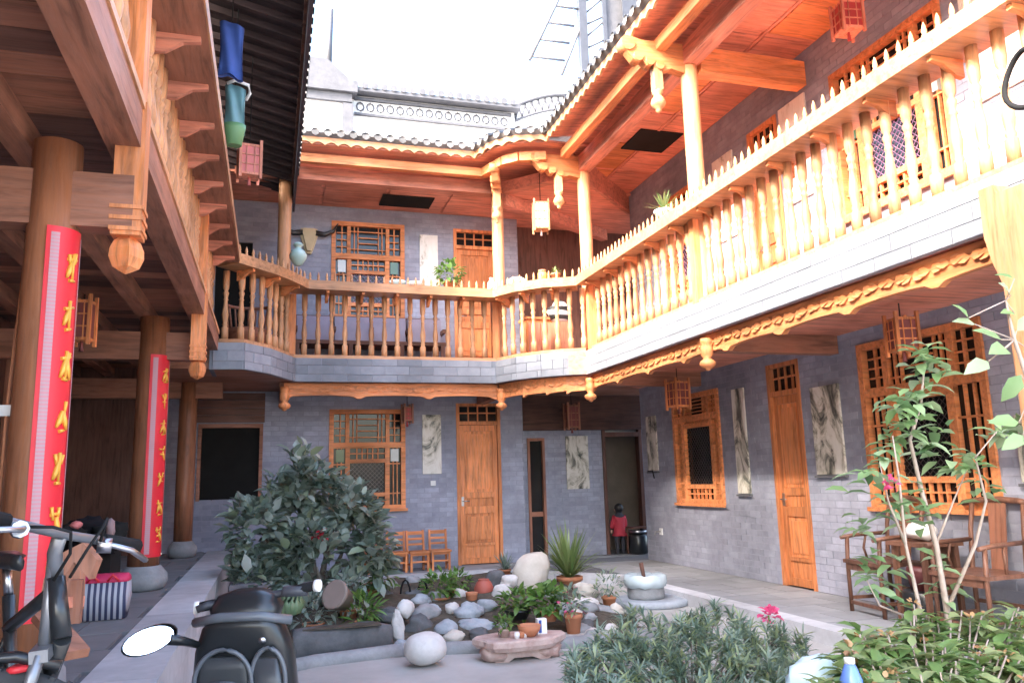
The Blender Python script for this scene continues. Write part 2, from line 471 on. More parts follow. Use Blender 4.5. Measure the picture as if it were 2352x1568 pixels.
# ================================================================== SETTING
g = MB(); g.box(-60, 60, -40, 80, -.62, -.12)
tag(g.build("courtyard_ground", M_GROUND), kind="structure", label="pale grey concrete courtyard floor")
# raised stone walk along the far and right wings, with a cut corner
walkpoly = [(-.52, 12.0), (3.3, 12.0), (4.57, 10.4), (4.57, .2), (9.2, .2), (9.2, 18), (-.52, 18)]
wk = MB(); wk.prism(walkpoly, lambda a, b, t: (a, b, t), -.2, -.006)
walk = wk.build("stone_walkway", M_JOINT, kind="structure", label="raised stone walkway round the court")
# its slabs
def slabs(parent, mat, x0, x1, y0, y1, sx, sy, z, test, n=0):
    i = 0; y = y0
    while y < y1-.05:
        x = x0 + (sx/2 if i % 2 else 0) - (sx if i % 2 else 0)
        while x < x1-.05:
            a, b = max(x, x0), min(x+sx, x1)
            if b-a > .08 and test((a+b)/2, y+sy/2):
                mb = MB(); dz = RND.uniform(-.0015, .0015)
                mb.box(a+.005, b-.005, y+.005, min(y+sy, y1)-.005, z-.02, z+dz)
                mb.build("paving_slab", mat, parent)
            x += sx
        y += sy; i += 1
slabs(walk, M_PAVE, 4.75, 5.95, 3.2, 12.2, .6, .45, .002, lambda x, y: True)
slabs(walk, M_PAVE, .2, 4.3, 12.18, 13.0, .6, .41, .002, lambda x, y: True)
slabs(walk, M_PAVE, 4.1, 7.2, 13.0, 13.4, .6, .4, .002, lambda x, y: True)
kb = MB()
for a, b in (((-.5, 12.09), (3.34, 12.09)), ((3.37, 12.06), (4.66, 10.43)), ((4.66, 10.4), (4.66, .2))):
    a = Vector((*a, 0)); b = Vector((*b, 0)); n = max(1, int((b-a).length/.9))
    for i in range(n):
        kq = MB(); kq.beam(a+(b-a)*(i/n)+Vector((0, 0, -.06)), a+(b-a)*((i+.992)/n)+Vector((0, 0, -.06)), .2, .14); kq.build("kerb_stone", M_KERB, walk)
# platform of the main hall
pf = MB(); pf.box(-7, -.54, -3, 13.0, -.3, .40)
plat = pf.build("hall_platform", M_JOINT, kind="structure", label="raised slate platform of the main hall")
slabs(plat, M_PLAT, -3.3, -.86, .6, 12.9, .6, .6, .42, lambda x, y: True)
y = -1.
while y < 12.9:
    bar("edge_stone", M_KERB, plat, -.86, -.50, y+.004, min(y+1.1, 12.95)-.004, .26, .422)
    y += 1.1
y = -1.
while y < 12.9:
    bar("riser_stone", M_KERB, plat, -.60, -.515, y+.004, min(y+.9, 12.95)-.004, -.13, .255)
    y += .9

# ================================================================== shared wing details
def baluster_mesh(mat):
    h = RZ0-BZ1-.05
    p = [(.036, 0), (.036, .15), (.022, .165), (.030, .19), (.022, .21), (.030, .26), (.034, .32), (.024, .42), (.019, .5), (.027, .515), (.019, .53), (.022, .56),
         (.030, .6), (.018, .63), (.030, .66), (.034, .72), (.034, h)]
    return MB().lathe([(r*1.25, z) for r, z in p], n=8).mesh("baluster", mat)
ME_BAL = baluster_mesh(W_HZ)
ME_SPIKE = MB().lathe([(.018, 0), (.02, .035), (.013, .045), (.02, .06), (.013, .1), (.002, .13)], n=7).mesh("spike", W_HZ)
def pendant_mesh(mat, h=.42, r=.07):
    return MB().lathe([(r*.6, 0), (r*.9, .0), (r, -.04), (r*.8, -.06), (r, -.1), (r*.95, -h*.5), (r*.55, -h*.62), (r*1.15, -h*.72), (r*1.25, -h*.8), (r*.9, -h*.9), (r*.4, -h*.93), (r*.45, -h*.97), (.005, -h)], n=12).mesh("pendant", mat)

def path_pts(path, step, start=0.0):
    out = []; d0 = start
    for (ax, ay), (bx, by) in zip(path, path[1:]):
        a = Vector((ax, ay, 0)); b = Vector((bx, by, 0)); L = (b-a).length; t = (b-a)/L
        while d0 < L:
            out.append((a+t*d0, math.atan2(t.y, t.x))); d0 += step
        d0 -= L
    return out

def inset(path, d):
    """shift a plan line away from the court (to its left when walking hall -> far wing -> right wing)"""
    P = [Vector((*p, 0)) for p in path]; out = []
    for i, p in enumerate(P):
        ns = []
        for a, b in ((i-1, i), (i, i+1)):
            if a >= 0 and b < len(P):
                t = (P[b]-P[a]).normalized(); ns.append(Vector((-t.y, t.x, 0)))
        n = sum(ns, Vector()); n = n/len(ns); k = 1/max(.5, n.length); n.normalize()
        out.append((p.x+n.x*d*k, p.y+n.y*d*k))
    return out

def strip(mb, inner, outer, z0, z1):
    """closed band between two plan lines of equal length"""
    n = len(inner)
    vs = [(x, y, z) for z in (z0, z1) for L in (inner, outer) for x, y in L]
    I = lambda lay, side, i: lay*2*n + side*n + i
    fs = []
    for i in range(n-1):
        fs += [(I(1, 0, i), I(1, 1, i), I(1, 1, i+1), I(1, 0, i+1)), (I(0, 0, i), I(0, 0, i+1), I(0, 1, i+1), I(0, 1, i)),
               (I(0, 1, i), I(0, 1, i+1), I(1, 1, i+1), I(1, 1, i)), (I(0, 0, i), I(1, 0, i), I(1, 0, i+1), I(0, 0, i+1))]
    fs += [(I(0, 0, 0), I(0, 1, 0), I(1, 1, 0), I(1, 0, 0)), (I(0, 0, n-1), I(1, 0, n-1), I(1, 1, n-1), I(0, 1, n-1))]
    return mb.add(vs, fs)

def balustrade(parent, slab_path, rail_path, posts, step=.195, start=.1, spikes=True, bstep=.6, z1=BZ1, rmat=None, bmat=None):
    """turned balusters, a wide handrail board, a row of spikes on it, and brackets below it"""
    inner = inset(slab_path, .08)
    root = MB()
    ins = inset(slab_path, .16); n = len(slab_path)
    root2 = strip(MB(), inset(slab_path, .125), inset(slab_path, .035), z1, z1+.05)
    bal = root2.build("balustrade", W_HX, parent)
    for p, a in path_pts(inner, step, start):
        if any((p-Vector((*q, 0))).length < .1 for q in posts): continue
        inst("baluster", ME_BAL, (p.x, p.y, z1+.05), bal, a, (1, 1, (RZ0-z1-.05)/(RZ0-BZ1-.05)))
    for q in posts:
        bar("newel_post", W_OZ, bal, q[0]-.055, q[0]+.055, q[1]-.055, q[1]+.055, z1+.003, RZ0+.002)
    # handrail: resample both lines
    def resample(path, k):
        P = [Vector((*p, 0)) for p in path]; L = [0]
        for a, b in zip(P, P[1:]): L.append(L[-1]+(b-a).length)
        out = []
        for i in range(k):
            d = L[-1]*i/(k-1); j = max(jj for jj in range(len(L)) if L[jj] <= d+1e-6); j = min(j, len(P)-2)
            t = (d-L[j])/(L[j+1]-L[j]); q = P[j]+(P[j+1]-P[j])*t; out.append((q.x, q.y))
        return out
    back = inset(rail_path, .36)
    strip(MB(), back, rail_path, RZ0, RZ1).build("handrail", rmat or W_HX, bal)
    if spikes:
        for p, a in path_pts(inset(rail_path, .045), .117, .05):
            inst("rail_spike", ME_SPIKE, (p.x, p.y, RZ1-.003), bal, a)
    if bstep:
        for p, a in path_pts(inset(rail_path, .02), bstep, .3):
            nrm = Vector((-math.sin(a), math.cos(a), 0))
            t = Vector((math.cos(a), math.sin(a), 0))
            mb = MB(); P0 = Vector((p.x, p.y, RZ0-.002)) + nrm*.02
            pl = [(0, 0), (0, -.035), (.1, -.05), (.2, -.12), (.27, -.13), (.27, 0)]
            mb.prism(pl, lambda u, v, s: P0 + nrm*u + Vector((0, 0, v)) + t*s, -.02, .02)
            mb.build("rail_bracket", bmat or W_OX, bal)
    return bal

def scallop_board(mb, a, b, z0, z1, th, amp=.05, per=.9):
    """carved fascia under the balcony, wavy lower edge"""
    a = Vector((*a, 0)); b = Vector((*b, 0)); L = (b-a).length; t = (b-a)/L; n = Vector((-t.y, t.x, 0))
    k = max(4, int(L/.06)); low = []
    for i in range(k+1):
        d = L*i/k; ph = (d % per)/per
        low.append((d, z0 + amp*(abs(math.sin(math.pi*ph))**.6) - (.025 if (ph < .06 or ph > .94) else 0)))
    for i in range(k):
        d0, q0 = low[i]; d1, q1 = low[i+1]
        P = lambda d, z, s: a + t*d + n*s + Vector((0, 0, z))
        mb.add([P(d0, q0, 0), P(d1, q1, 0), P(d1, z1, 0), P(d0, z1, 0), P(d0, q0, th), P(d1, q1, th), P(d1, z1, th), P(d0, z1, th)],
               [(0, 1, 2, 3), (5, 4, 7, 6), (1, 0, 4, 5), (3, 2, 6, 7)])
        if i == 0: mb.f.append(tuple(len(mb.v)-8+j for j in (0, 3, 7, 4))); mb.sm.append(False)
        if i == k-1: mb.f.append(tuple(len(mb.v)-8+j for j in (1, 5, 6, 2))); mb.sm.append(False)
    # raised carving: leaf shapes along the board
    d = .15
    while d < L-.1:
        c = a + t*d - n*.006 + Vector((0, 0, (z0+amp+z1)/2))
        for s in (-1, 1):
            mb.leaf(c, t*s + Vector((0, 0, .25*math.sin(d*9))), -n, .13, .07, .25, .0)
        d += .17
    return mb

def eave(parent, path, z, wood_f, ridge_dir, tile_n=True, dark=False, soffit_in=.75, zin=.06, roof_run=5.0, slope=.42):
    """roof edge: scalloped fascia, tile ends on top, boarded soffit, tiled slope"""
    rf = MB()
    back = inset(path, roof_run)
    n = len(path)
    vs = [(x, y, z+.05) for x, y in inset(path, -.06)] + [(x, y, z+.05+slope*roof_run) for x, y in back] + [(x, y, z-.02) for x, y in inset(path, .03)] + [(x, y, z-.02+slope*roof_run) for x, y in back]
    fs = []
    for i in range(n-1):
        fs += [(i, i+1, n+i+1, n+i), (2*n+i, 3*n+i, 3*n+i+1, 2*n+i+1), (i, 2*n+i, 2*n+i+1, i+1)]
    rf.add(vs, fs)
    roof = rf.build("roof", M_ROOF, parent)
    fm = MB()
    per = .18; pts = path
    for (ax, ay), (bx, by) in zip(pts, pts[1:]):
        a = Vector((ax, ay, 0)); b = Vector((bx, by, 0)); L = (b-a).length; t = (b-a)/L; nn = Vector((-t.y, t.x, 0))
        k = max(2, int(L/per))*6
        prev = None
        for i in range(k+1):
            d = L*i/k; ph = (i % 6)/6
            q = z-.115 + .045*math.sin(math.pi*ph)
            cur = [a+t*d+Vector((0, 0, q)), a+t*d+Vector((0, 0, z)), a+t*d+nn*.03+Vector((0, 0, q)), a+t*d+nn*.03+Vector((0, 0, z))]
            if prev: fm.add(prev+cur, [(0, 4, 5, 1), (2, 3, 7, 6), (0, 2, 6, 4)])
            prev = cur
    fm.build("fascia_board", wood_f, roof)
    so_ = MB(); inn = inset(path, soffit_in)
    vs = [(x, y, z-.045) for x, y in inset(path, .032)] + [(x, y, z+zin) for x, y in inn]
    so_.add(vs, [(i, n+i, n+i+1, i+1) for i in range(n-1)])
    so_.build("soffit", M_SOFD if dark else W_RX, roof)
    # round tile ends and the tile rows they close
    me = MB()
    pr = []
    for k in range(7):
        th = math.pi*k/6; pr.append((.062*math.cos(th), .062*math.sin(th)))
    Lr = .6
    me.add([(u, 0, v) for u, v in pr] + [(u, Lr, v+slope*Lr) for u, v in pr], [(k, k+1, 8+k, 7+k) for k in range(6)] + [tuple(range(7))], True)
    me.add([(-.05, -.004, .02), (.05, -.004, .02), (.05, -.004, -.03), (0, -.004, -.06), (-.05, -.004, -.03)], [(0, 1, 2, 3, 4)])
    tm = me.mesh("round_tile", M_ROOF)
    for p, a in path_pts(inset(path, -.075), .18, .05):
        inst("roof_tile", tm, (p.x, p.y, z+.045), roof, a)
    return roof

def door(parent, plane, c, u0, u1, z0, z1, hside, transom=.4):
    """panelled orange door in a frame, leaf set back a little"""
    fw = .055
    fr = MB()
    ubox(fr, plane, c, u0, u0+fw, -.015, .12, z0, z1+transom); ubox(fr, plane, c, u1-fw, u1, -.015, .12, z0, z1+transom)
    ubox(fr, plane, c, u0+fw, u1-fw, -.013, .12, z1, z1+.06); ubox(fr, plane, c, u0+fw, u1-fw, -.013, .12, z1+transom-.05, z1+transom)
    d = fr.build("door", W_OZ, parent)
    a, b = u0+fw+.004, u1-fw-.004; H = z1-z0
    lf = MB()
    st = .075
    zs = [z0+.012, z0+.20, z0+.24, z0+H*.36, z0+H*.40, z0+H*.46, z0+H*.50, z1-.12, z1-.004]
    ubox(lf, plane, c, a, a+st, .03, .075, z0+.012, z1-.004); ubox(lf, plane, c, b-st, b, .03, .075, z0+.012, z1-.004)
    for p, q in ((zs[0], zs[0]+.09), (z0+.30, z0+.34), (z0+H*.36, z0+H*.41), (z0+H*.47, z0+H*.51), (z1-.1, z1-.004)):
        ubox(lf, plane, c, a+st, b-st, .031, .074, p, q)
    lf.build("leaf_frame", W_OZ, d)
    for p, q in ((zs[0]+.09, z0+.30), (z0+.34, z0+H*.36), (z0+H*.41, z0+H*.47), (z0+H*.51, z1-.1)):
        ubar("door_panel", W_OZ, d, plane, c, a+st+.002, b-st-.002, .05, .07, p+.002, q-.002)
        if q-p > .25: ubar("raised_field", W_OZ, d, plane, c, a+st+.04, b-st-.04, .038, .052, p+.05, q-.05)
    ubar("transom_pane", M_GLASS, d, plane, c, u0+fw, u1-fw, .06, .07, z1+.06, z1+transom-.05)
    for k in range(1, 4):
        u = u0+fw+(u1-u0-2*fw)*k/4
        ubar("lattice_bar", W_OZ, d, plane, c, u-.011, u+.011, .03, .055, z1+.06, z1+transom-.05)
    ubar("lattice_bar", W_OX, d, plane, c, u0+fw, u1-fw, .033, .052, z1+transom*.55-.01, z1+transom*.55+.012)
    hu = a+.04 if hside < 0 else b-.04
    h = MB(); P = uv(plane, c, hu, .028, z0+H*.45); n = Vector((0, -1, 0)) if plane == 'Y' else Vector((-1, 0, 0)); t = Vector((1, 0, 0)) if plane == 'Y' else Vector((0, 1, 0))
    P = Vector(P); h.tube([P, P+n*.045, P+n*.05-t*hside*.05, P+n*.045-t*hside*.11], .009, 6)
    h.beam(P+Vector((0, 0, -.08))+n*.003, P+Vector((0, 0, .07))+n*.003, .04, .008, up=n)
    h.build("handle", M_METAL, d)
    return d

def window(parent, plane, c, u0, u1, z0, z1, style=0, z_mid=None, centre=None):
    """framed lattice window: transom lights above, a square casement in the middle of the lower field"""
    W = u1-u0; H = z1-z0; fw = .07
    zm = z_mid or z0+H*.64
    fr = MB()
    ubox(fr, plane, c, u0, u0+fw, -.03, .1, z0, z1); ubox(fr, plane, c, u1-fw, u1, -.03, .1, z0, z1)
    ubox(fr, plane, c, u0+fw, u1-fw, -.028, .1, z0, z0+fw); ubox(fr, plane, c, u0+fw, u1-fw, -.028, .1, z1-fw, z1)
    ubox(fr, plane, c, u0+fw, u1-fw, -.027, .1, zm-.045, zm+.045)
    ubox(fr, plane, c, u0-.03, u1+.03, -.06, -.031, z0-.03, z0+.012)
    wn_ = fr.build("window", W_OX, parent)
    ubar("pane", M_GLASS, wn_, plane, c, u0+fw, u1-fw, .05, .06, z0+fw, zm-.045)
    ubar("pane", M_GLASS, wn_, plane, c, u0+fw, u1-fw, .05, .06, zm+.045, z1-fw)
    def B(a, b, p, q, d0=.005, d1=.04, name="lattice_bar", mat=W_OX):
        ubar(name, mat, wn_, plane, c, u0+W*a, u0+W*b, d0, d1, p, q)
    t0, t1 = zm+.045, z1-fw; th = t1-t0
    for a in (.235, .765): B(a-.025, a+.025, t0, t1, -.01, .045, "mullion")
    # side lights of the transom
    for a, b in ((.075, .21), (.79, .925)):
        B((a+b)/2-.008, (a+b)/2+.008, t0, t1)
        for k in (.25, .5, .75): B(a, b, t0+th*k-.008, t0+th*k+.008, .008, .037)
    # fret in the middle light
    for a in (.31, .36, .64, .69): B(a-.006, a+.006, t0, t1)
    for k in (.18, .82): B(.26, .74, t0+th*k-.008, t0+th*k+.008, .008, .037)
    for k in (.4, .6): B(.36, .64, t0+th*k-.008, t0+th*k+.008, .008, .037)
    # lower field
    l0, l1 = z0+fw, zm-.045; lh = l1-l0
    ca, cb, cz0, cz1 = centre or (.27, .73, l0+lh*.22, l0+lh*.74)
    for a in (ca-.03, cb+.03): B(a-.03, a+.03, l0, l1, -.012, .045, "mullion")
    for k in (cz0-.03, cz1+.03): B(ca-.06, cb+.06, k-.03, k+.03, -.014, .043, "mullion")
    for a, b in ((fw/W, ca-.06), (cb+.06, 1-fw/W)):
        m_ = (a+b)/2
        for q in (.33, .67): B(a+(b-a)*q-.006, a+(b-a)*q+.006, l0, l1)
        for k in (.2, .72): B(a, b, l0+lh*k-.01, l0+lh*k+.01, .003, .042)
    for q in (.2, .35, .5, .65, .8): B(ca+(cb-ca)*q-.007, ca+(cb-ca)*q+.007, l0, cz0-.06); B(ca+(cb-ca)*q-.007, ca+(cb-ca)*q+.007, cz1+.06, l1)
    for k in ((l0+cz0-.06)/2, (l1+cz1+.06)/2): B(ca, cb, k-.009, k+.009, .003, .042)
    # corner panes, reflected sky and garden painted in as pale and green
    if style in (0, 1):
        A = M_GLASSP if style else M_GLASSG; Bm = M_GLASSG if style else M_GLASSP
        B(.09, ca-.075, l0+lh*.76, l1-.02, .0, .048, "corner_pane", A); B(cb+.075, .91, l0+lh*.76, l1-.02, .0, .048, "corner_pane", Bm)
    # diagonal wire grille over the casement
    gm = MB(); wu = W*(cb-ca); hz = cz1-cz0; ua = u0+W*ca; step = .07
    for s in (-1, 1):
        k = -hz
        while k < wu:
            pts = []
            for tt in (0, 1):
                uu = k+hz*tt if s > 0 else k+hz*(1-tt)
                pts.append((uu, cz0+hz*tt))
            (xa, za), (xb, zb) = pts
            lo, hi = 0, 1
            f = lambda t: xa+(xb-xa)*t
            ts = [t/12 for t in range(13) if 0 <= f(t/12) <= wu]
            if len(ts) > 1:
                p = uv(plane, c, ua+f(ts[0]), .03, za+(zb-za)*ts[0]); q = uv(plane, c, ua+f(ts[-1]), .03, za+(zb-za)*ts[-1])
                gm.beam(p, q, .006, .006)
            k += step
    gm.build("wire_grille", (M_GRILLE, M_LACE, M_GRILLED)[style], wn_)
    return wn_

# ================================================================== RIGHT WING
rw = empty("house_wing", (XR, 6, 0), label="grey brick two-storey wing whose long balcony catches the sun, right side", cat="building", group="courtyard wings")
DR = (8.0, 8.64); WL = (9.8, 11.15, .92, 2.52); WB = (5.42, 6.98, .95, 2.64)
holesR = [(DR[0], DR[1], 0, 2.66), WL, WB, (3.2, 3.9, 0, 2.66)]
brick_wall(rw, 'X', XR, 1.5, 12.29, 0, 3.12, holesR, hide=((2030, 2290, 800, 1160),))
ru_holes = [(5.42, 6.98, 4.0, 5.72), (8.0, 8.64, 3.13, 5.75), (9.8, 11.15, 4.0, 5.65), (3.2, 3.9, 3.13, 5.75)]
brick_wall(rw, 'X', XR, 1.5, 12.29, 3.13, 6.27, ru_holes, hide=((1340, 1500, 300, 700),))
bk = MB(); bk.box(XR+.24, XR+2.8, 12.05, 12.29, 0, 6.27); bk.box(XR+.24, XR+.3, 1.5, 12.05, 0, 2.77); bk.box(XR+.24, XR+.3, 1.5, 12.05, 3.0, 6.27)
bk.build("rear_wall", M_MORTAR, rw)
door(rw, 'X', XR, DR[0], DR[1], 0, 2.26, 1, .4)
door(rw, 'X', XR, 8.0, 8.64, 3.13, 5.35, 1, .4)
window(rw, 'X', XR, WL[0], WL[1], WL[2], WL[3], 2, centre=(.22, .76, 1.2, 2.02), z_mid=2.16)
window(rw, 'X', XR, WB[0], WB[1], WB[2], WB[3], 2, centre=(.3, .72, 1.26, 2.0), z_mid=2.12)
window(rw, 'X', XR, 5.42, 6.98, 4.0, 5.72, 1, z_mid=5.15)
window(rw, 'X', XR, 9.8, 11.15, 4.0, 5.65, 1, z_mid=5.1)
# balcony deck, its grey tile face
dk = MB(); dk.prism([(4.36, .6), (4.36, 10.5), (4.06, 10.63), (XR+.01, 12.29), (XR+.01, .6)], lambda a, b, t: (a, b, t), BZ0+.01, BZ1-.008)
deck = dk.build("balcony_deck", W_RX, rw)
fc = strip(MB(), inset([(4.3, 10.53), (4.3, .6)], .058), inset([(4.3, 10.53), (4.3, .6)], .012), BZ0, BZ1); face = fc.build("balcony_face", M_MORTAR, rw)
def face_tiles(parent, a, b, courses=((.0, .105), (.105, .235), (.235, .34)), ln=.36):
    a = Vector((*a, 0)); b = Vector((*b, 0)); L = (b-a).length; t = (b-a)/L; n = Vector((-t.y, t.x, 0))
    for ci, (p, q) in enumerate(courses):
        d = -(ln/2 if ci % 2 else 0)
        while d < L-.02:
            s, e = max(d, 0), min(d+ln, L)
            if e-s > .03:
                mb = MB(); off = RND.uniform(-.002, .002)
                c0 = a+t*(s+.004)+n*off; c1 = a+t*(e-.004)+n*off
                vs = []
                for P in (c0, c1):
                    for nn in (0, .0125):
                        for z in (BZ0+p+.003, BZ0+q-.003): vs.append(P+n*nn+Vector((0, 0, z)))
                mb.add(vs, [(0, 4, 5, 1), (0, 1, 3, 2), (4, 6, 7, 5), (1, 5, 7, 3), (0, 2, 6, 4)])
                mb.build("face_tile", M_TILEF, parent)
            d += ln
face_tiles(face, (4.3, 10.53), (4.3, 1.2))
sc = MB(); scallop_board(sc, (4.4, 10.62), (4.4, 1.0), 2.585, 2.785, .06, .03); sc.build("carved_beam", W_OY, rw)
# beams under the deck
for y in (3.62, 7.34, 10.3):
    bar("deck_beam", W_BX, rw, 4.47, XR-.01, y-.07, y+.07, 2.6, 2.798)
ME_PEND = pendant_mesh(W_OZ, .34, .07)
for y in (7.34, 10.57):
    inst("pendant_finial", ME_PEND, (4.36, y, 2.74), rw)
# post at the near end with a shaped head
ps = MB(); ps.prism([(-.115, -.12), (-.115, 2.36), (-.17, 2.52), (-.2, 2.66), (-.2, 2.96), (-.1, 2.96), (-.08, 2.9), (.1, 2.9), (.115, 2.6), (.115, -.12)], lambda a, b, t: (4.13+t, 3.36-a, b), -.11, .11)
ps.build("front_post", W_HZ, rw)
balustrade(rw, [(4.3, 10.53), (4.3, .6)], [(4.15, 10.45), (4.15, .6)], [(4.38, 10.45), (4.38, 7.44), (4.38, 2.4)], .2, .14, bstep=.62)
# upper columns, tie beams, ceiling
def upper_col(parent, x, y, z0=BZ1, z1=5.9, r=.095):
    MB().lathe([(r, z0), (r, z0+.02), (r, z1-.1), (r*.97, z1)], (x, y, 0), 16).build("column", W_HZ, parent)
def eave_bracket(parent, p, dirv, z=5.98):
    """carved arm with scrolls that carries the eave, and the turned drop under its head"""
    p = Vector((p[0], p[1], 0)); d = Vector((dirv[0], dirv[1], 0)).normalized(); s = Vector((-d.y, d.x, 0))
    mb = MB()
    prof = [(0, -.2), (.2, -.16), (.3, -.2), (.42, -.1), (.5, -.16), (.58, -.06), (.66, -.1), (.74, .0), (.76, .1), (.68, .17), (.55, .14), (0, .16)]
    mb.prism(prof, lambda a, b, t: p+d*a+s*t+Vector((0, 0, z+b)), -.055, .055)
    for a, b, r in ((.72, .08, .085), (.6, -.06, .06), (.46, -.1, .055), (.34, -.14, .05)):
        c = p+d*a+Vector((0, 0, z+b))
        mb.tube([c-s*.075, c+s*.075], r, 10)
    br = mb.build("eave_bracket", W_OX, parent)
    mb = MB(); q = p+d*.36
    mb.box(q.x-.05, q.x+.05, q.y-.05, q.y+.05, z-.42, z-.05)
    mb.lathe([(.06, .0), (.065, -.03), (.04, -.06), (.07, -.1), (.085, -.15), (.07, -.19), (.03, -.21), (.035, -.24), (.005, -.27)], (q.x, q.y, z-.42), 12)
    mb.build("turned_drop", W_HZ, br)
for y in (10.7, 7.46, 2.3):
    upper_col(rw, 4.45, y)
    if y < 10: bar("tie_beam", W_OX, rw, 4.56, XR-.01, y-.09, y+.09, 5.82, 6.12)
    eave_bracket(rw, (4.4, y), (-1, 0))
bar("plate_beam", W_RY, rw, 4.36, 4.54, .6, 10.85, 5.9, 6.14)
bar("eave_purlin", W_OY, rw, 4.02, 4.14, .6, 10.5, 6.02, 6.15)
cm = MB(); cm.box(4.3, XR+.2, .6, 12.29, 6.262, 6.30)
ceil = cm.build("ceiling", W_RX, rw)
for i, x in enumerate((4.56, 5.28)):
    y = 1.0
    while y < 11.9:
        if not (i == 0 and 9.5 < y+.4 < 10.6 and False):
            bar("ceiling_panel", W_RX if RND.random() < .6 else W_OX, ceil, x+.03, min(x+.69, XR-.03), y+.03, y+.97, 6.245, 6.263)
        y += 1.03
hm = MB(); hm.box(4.98, 5.66, 9.75, 10.45, 6.226, 6.243); hm.build("ceiling_hatch", M_DARK, ceil)
for x in (4.54, 5.26): bar("ceiling_batten", W_RY, ceil, x-.02, x+.02, .6, 12.2, 6.232, 6.262)
EV = [(.28, 11.2), (2.88, 11.2), (3.02, 10.8), (3.3, 10.5), (3.75, 10.36), (3.75, .6)]
EZ = 6.3
eave(rw, [(3.75, 10.36), (3.75, .6)], EZ, W_HY, None)

# ================================================================== FAR WING
bw = empty("house_wing", (2.0, YB, 0), label="grey brick wing at the far end of the court with cut balcony corners", cat="building", group="courtyard wings")
DB = (2.94, 3.70); WBk = (.88, 2.09, .93, 2.52); OPN = (-1.06, -.12, 1.15, 2.3)
brick_wall(bw, 'Y', YB, -1.5, 4.1, 0, 3.12, [(*DB, 0, 2.62), WBk, OPN], hide=((520, 860, 1030, 1320),))
brick_wall(bw, 'Y', YB, -1.5, 4.1, 3.13, 5.9, [(2.94, 3.70, 3.13, 5.65), (.88, 2.09, 4.0, 5.65), (-.9, -.35, 3.13, 5.2)])
brick_wall(bw, 'Y', 13.45, 4.1, 7.6, 0, 2.79, [(4.3, 4.62, 0, 2.05), (5.72, 6.5, 0, 2.55)], nmax=160)
rc = MB(); rc.box(4.1, 7.6, 13.45, 13.55, 3.13, 6.26); rc.box(3.86, 4.1, YB+.24, 13.45, 0, 6.26); rc.box(-1.5, 4.1, YB+.3, YB+.4, 0, 6.2)
rc.build("rear_wall", W_DZ, bw)
bar("header_board", W_DX, bw, 4.1, XR+.5, 13.30, 13.44, 2.18, 2.79)
door(bw, 'Y', YB, DB[0], DB[1], 0, 2.26, -1, .36)
door(bw, 'Y', YB, DB[0], DB[1], 3.13, 5.3, -1, .35)
window(bw, 'Y', YB, *WBk, 0)
window(bw, 'Y', YB, .88, 2.09, 4.0, 5.65, 1)
# dark window of the corner room
ow = MB(); ubox(ow, 'Y', YB, OPN[0], OPN[0]+.05, -.03, .1, OPN[2], OPN[3]); ubox(ow, 'Y', YB, OPN[1]-.05, OPN[1], -.03, .1, OPN[2], OPN[3])
ubox(ow, 'Y', YB, OPN[0]+.05, OPN[1]-.05, -.03, .1, OPN[3]-.06, OPN[3])
o_ = ow.build("window", W_BX, bw); ubar("pane", M_DARK, o_, 'Y', YB, OPN[0]+.05, OPN[1]-.05, .06, .08, OPN[2], OPN[3]-.06)
for k in range(4): bar("wall_board", W_DX, bw, -1.3, -.1, YB-.03, YB-.009, 2.32+k*.115, 2.43+k*.115)
bar("window", M_DARK, bw, -.9, -.35, YB+.05, YB+.08, 3.13, 5.2)
# narrow door and doorway of the recess
nb = MB(); ubox(nb, 'Y', 13.45, 4.3, 4.345, -.03, .1, 0, 2.05); ubox(nb, 'Y', 13.45, 4.575, 4.62, -.03, .1, 0, 2.05); ubox(nb, 'Y', 13.45, 4.345, 4.575, -.028, .1, 2.0, 2.05)
nd_ = nb.build("door", W_BZ, bw); ubar("glass_leaf", M_GLASS, nd_, 'Y', 13.45, 4.345, 4.575, .05, .07, 0, 2.0); ubar("door_rail", W_BX, nd_, 'Y', 13.45, 4.345, 4.575, .03, .049, .7, .78)
dm = MB(); ubox(dm, 'Y', 13.45, 5.72, 5.78, -.03, .12, 0, 2.55); ubox(dm, 'Y', 13.45, 6.44, 6.5, -.03, .12, 0, 2.55); ubox(dm, 'Y', 13.45, 5.78, 6.44, -.028, .12, 2.06, 2.14); ubox(dm, 'Y', 13.45, 5.78, 6.44, -.028, .12, 2.5, 2.55)
dw = dm.build("doorway", W_DZ, bw)
for k in range(4): ubar("lattice_bar", W_DX, dw, 'Y', 13.45, 5.78, 6.44, .02, .05, 2.18+k*.085, 2.2+k*.085)
ubar("pane", M_GLASSP, dw, 'Y', 13.45, 5.78, 6.44, .06, .07, 2.14, 2.5)
inr = MB(); inr.box(5.2, 7.4, 14.3, 14.4, 0, 2.6); inr.box(5.1, 5.2, 13.55, 15.4, 0, 2.6); inr.box(7.4, 7.5, 13.55, 15.4, 0, 2.6); inr.box(5.1, 7.5, 13.56, 15.5, 2.6, 2.7)
inr.build("inner_room", stone("inner_plaster", (.2, .17, .145), (.26, .22, .19), 4), bw)
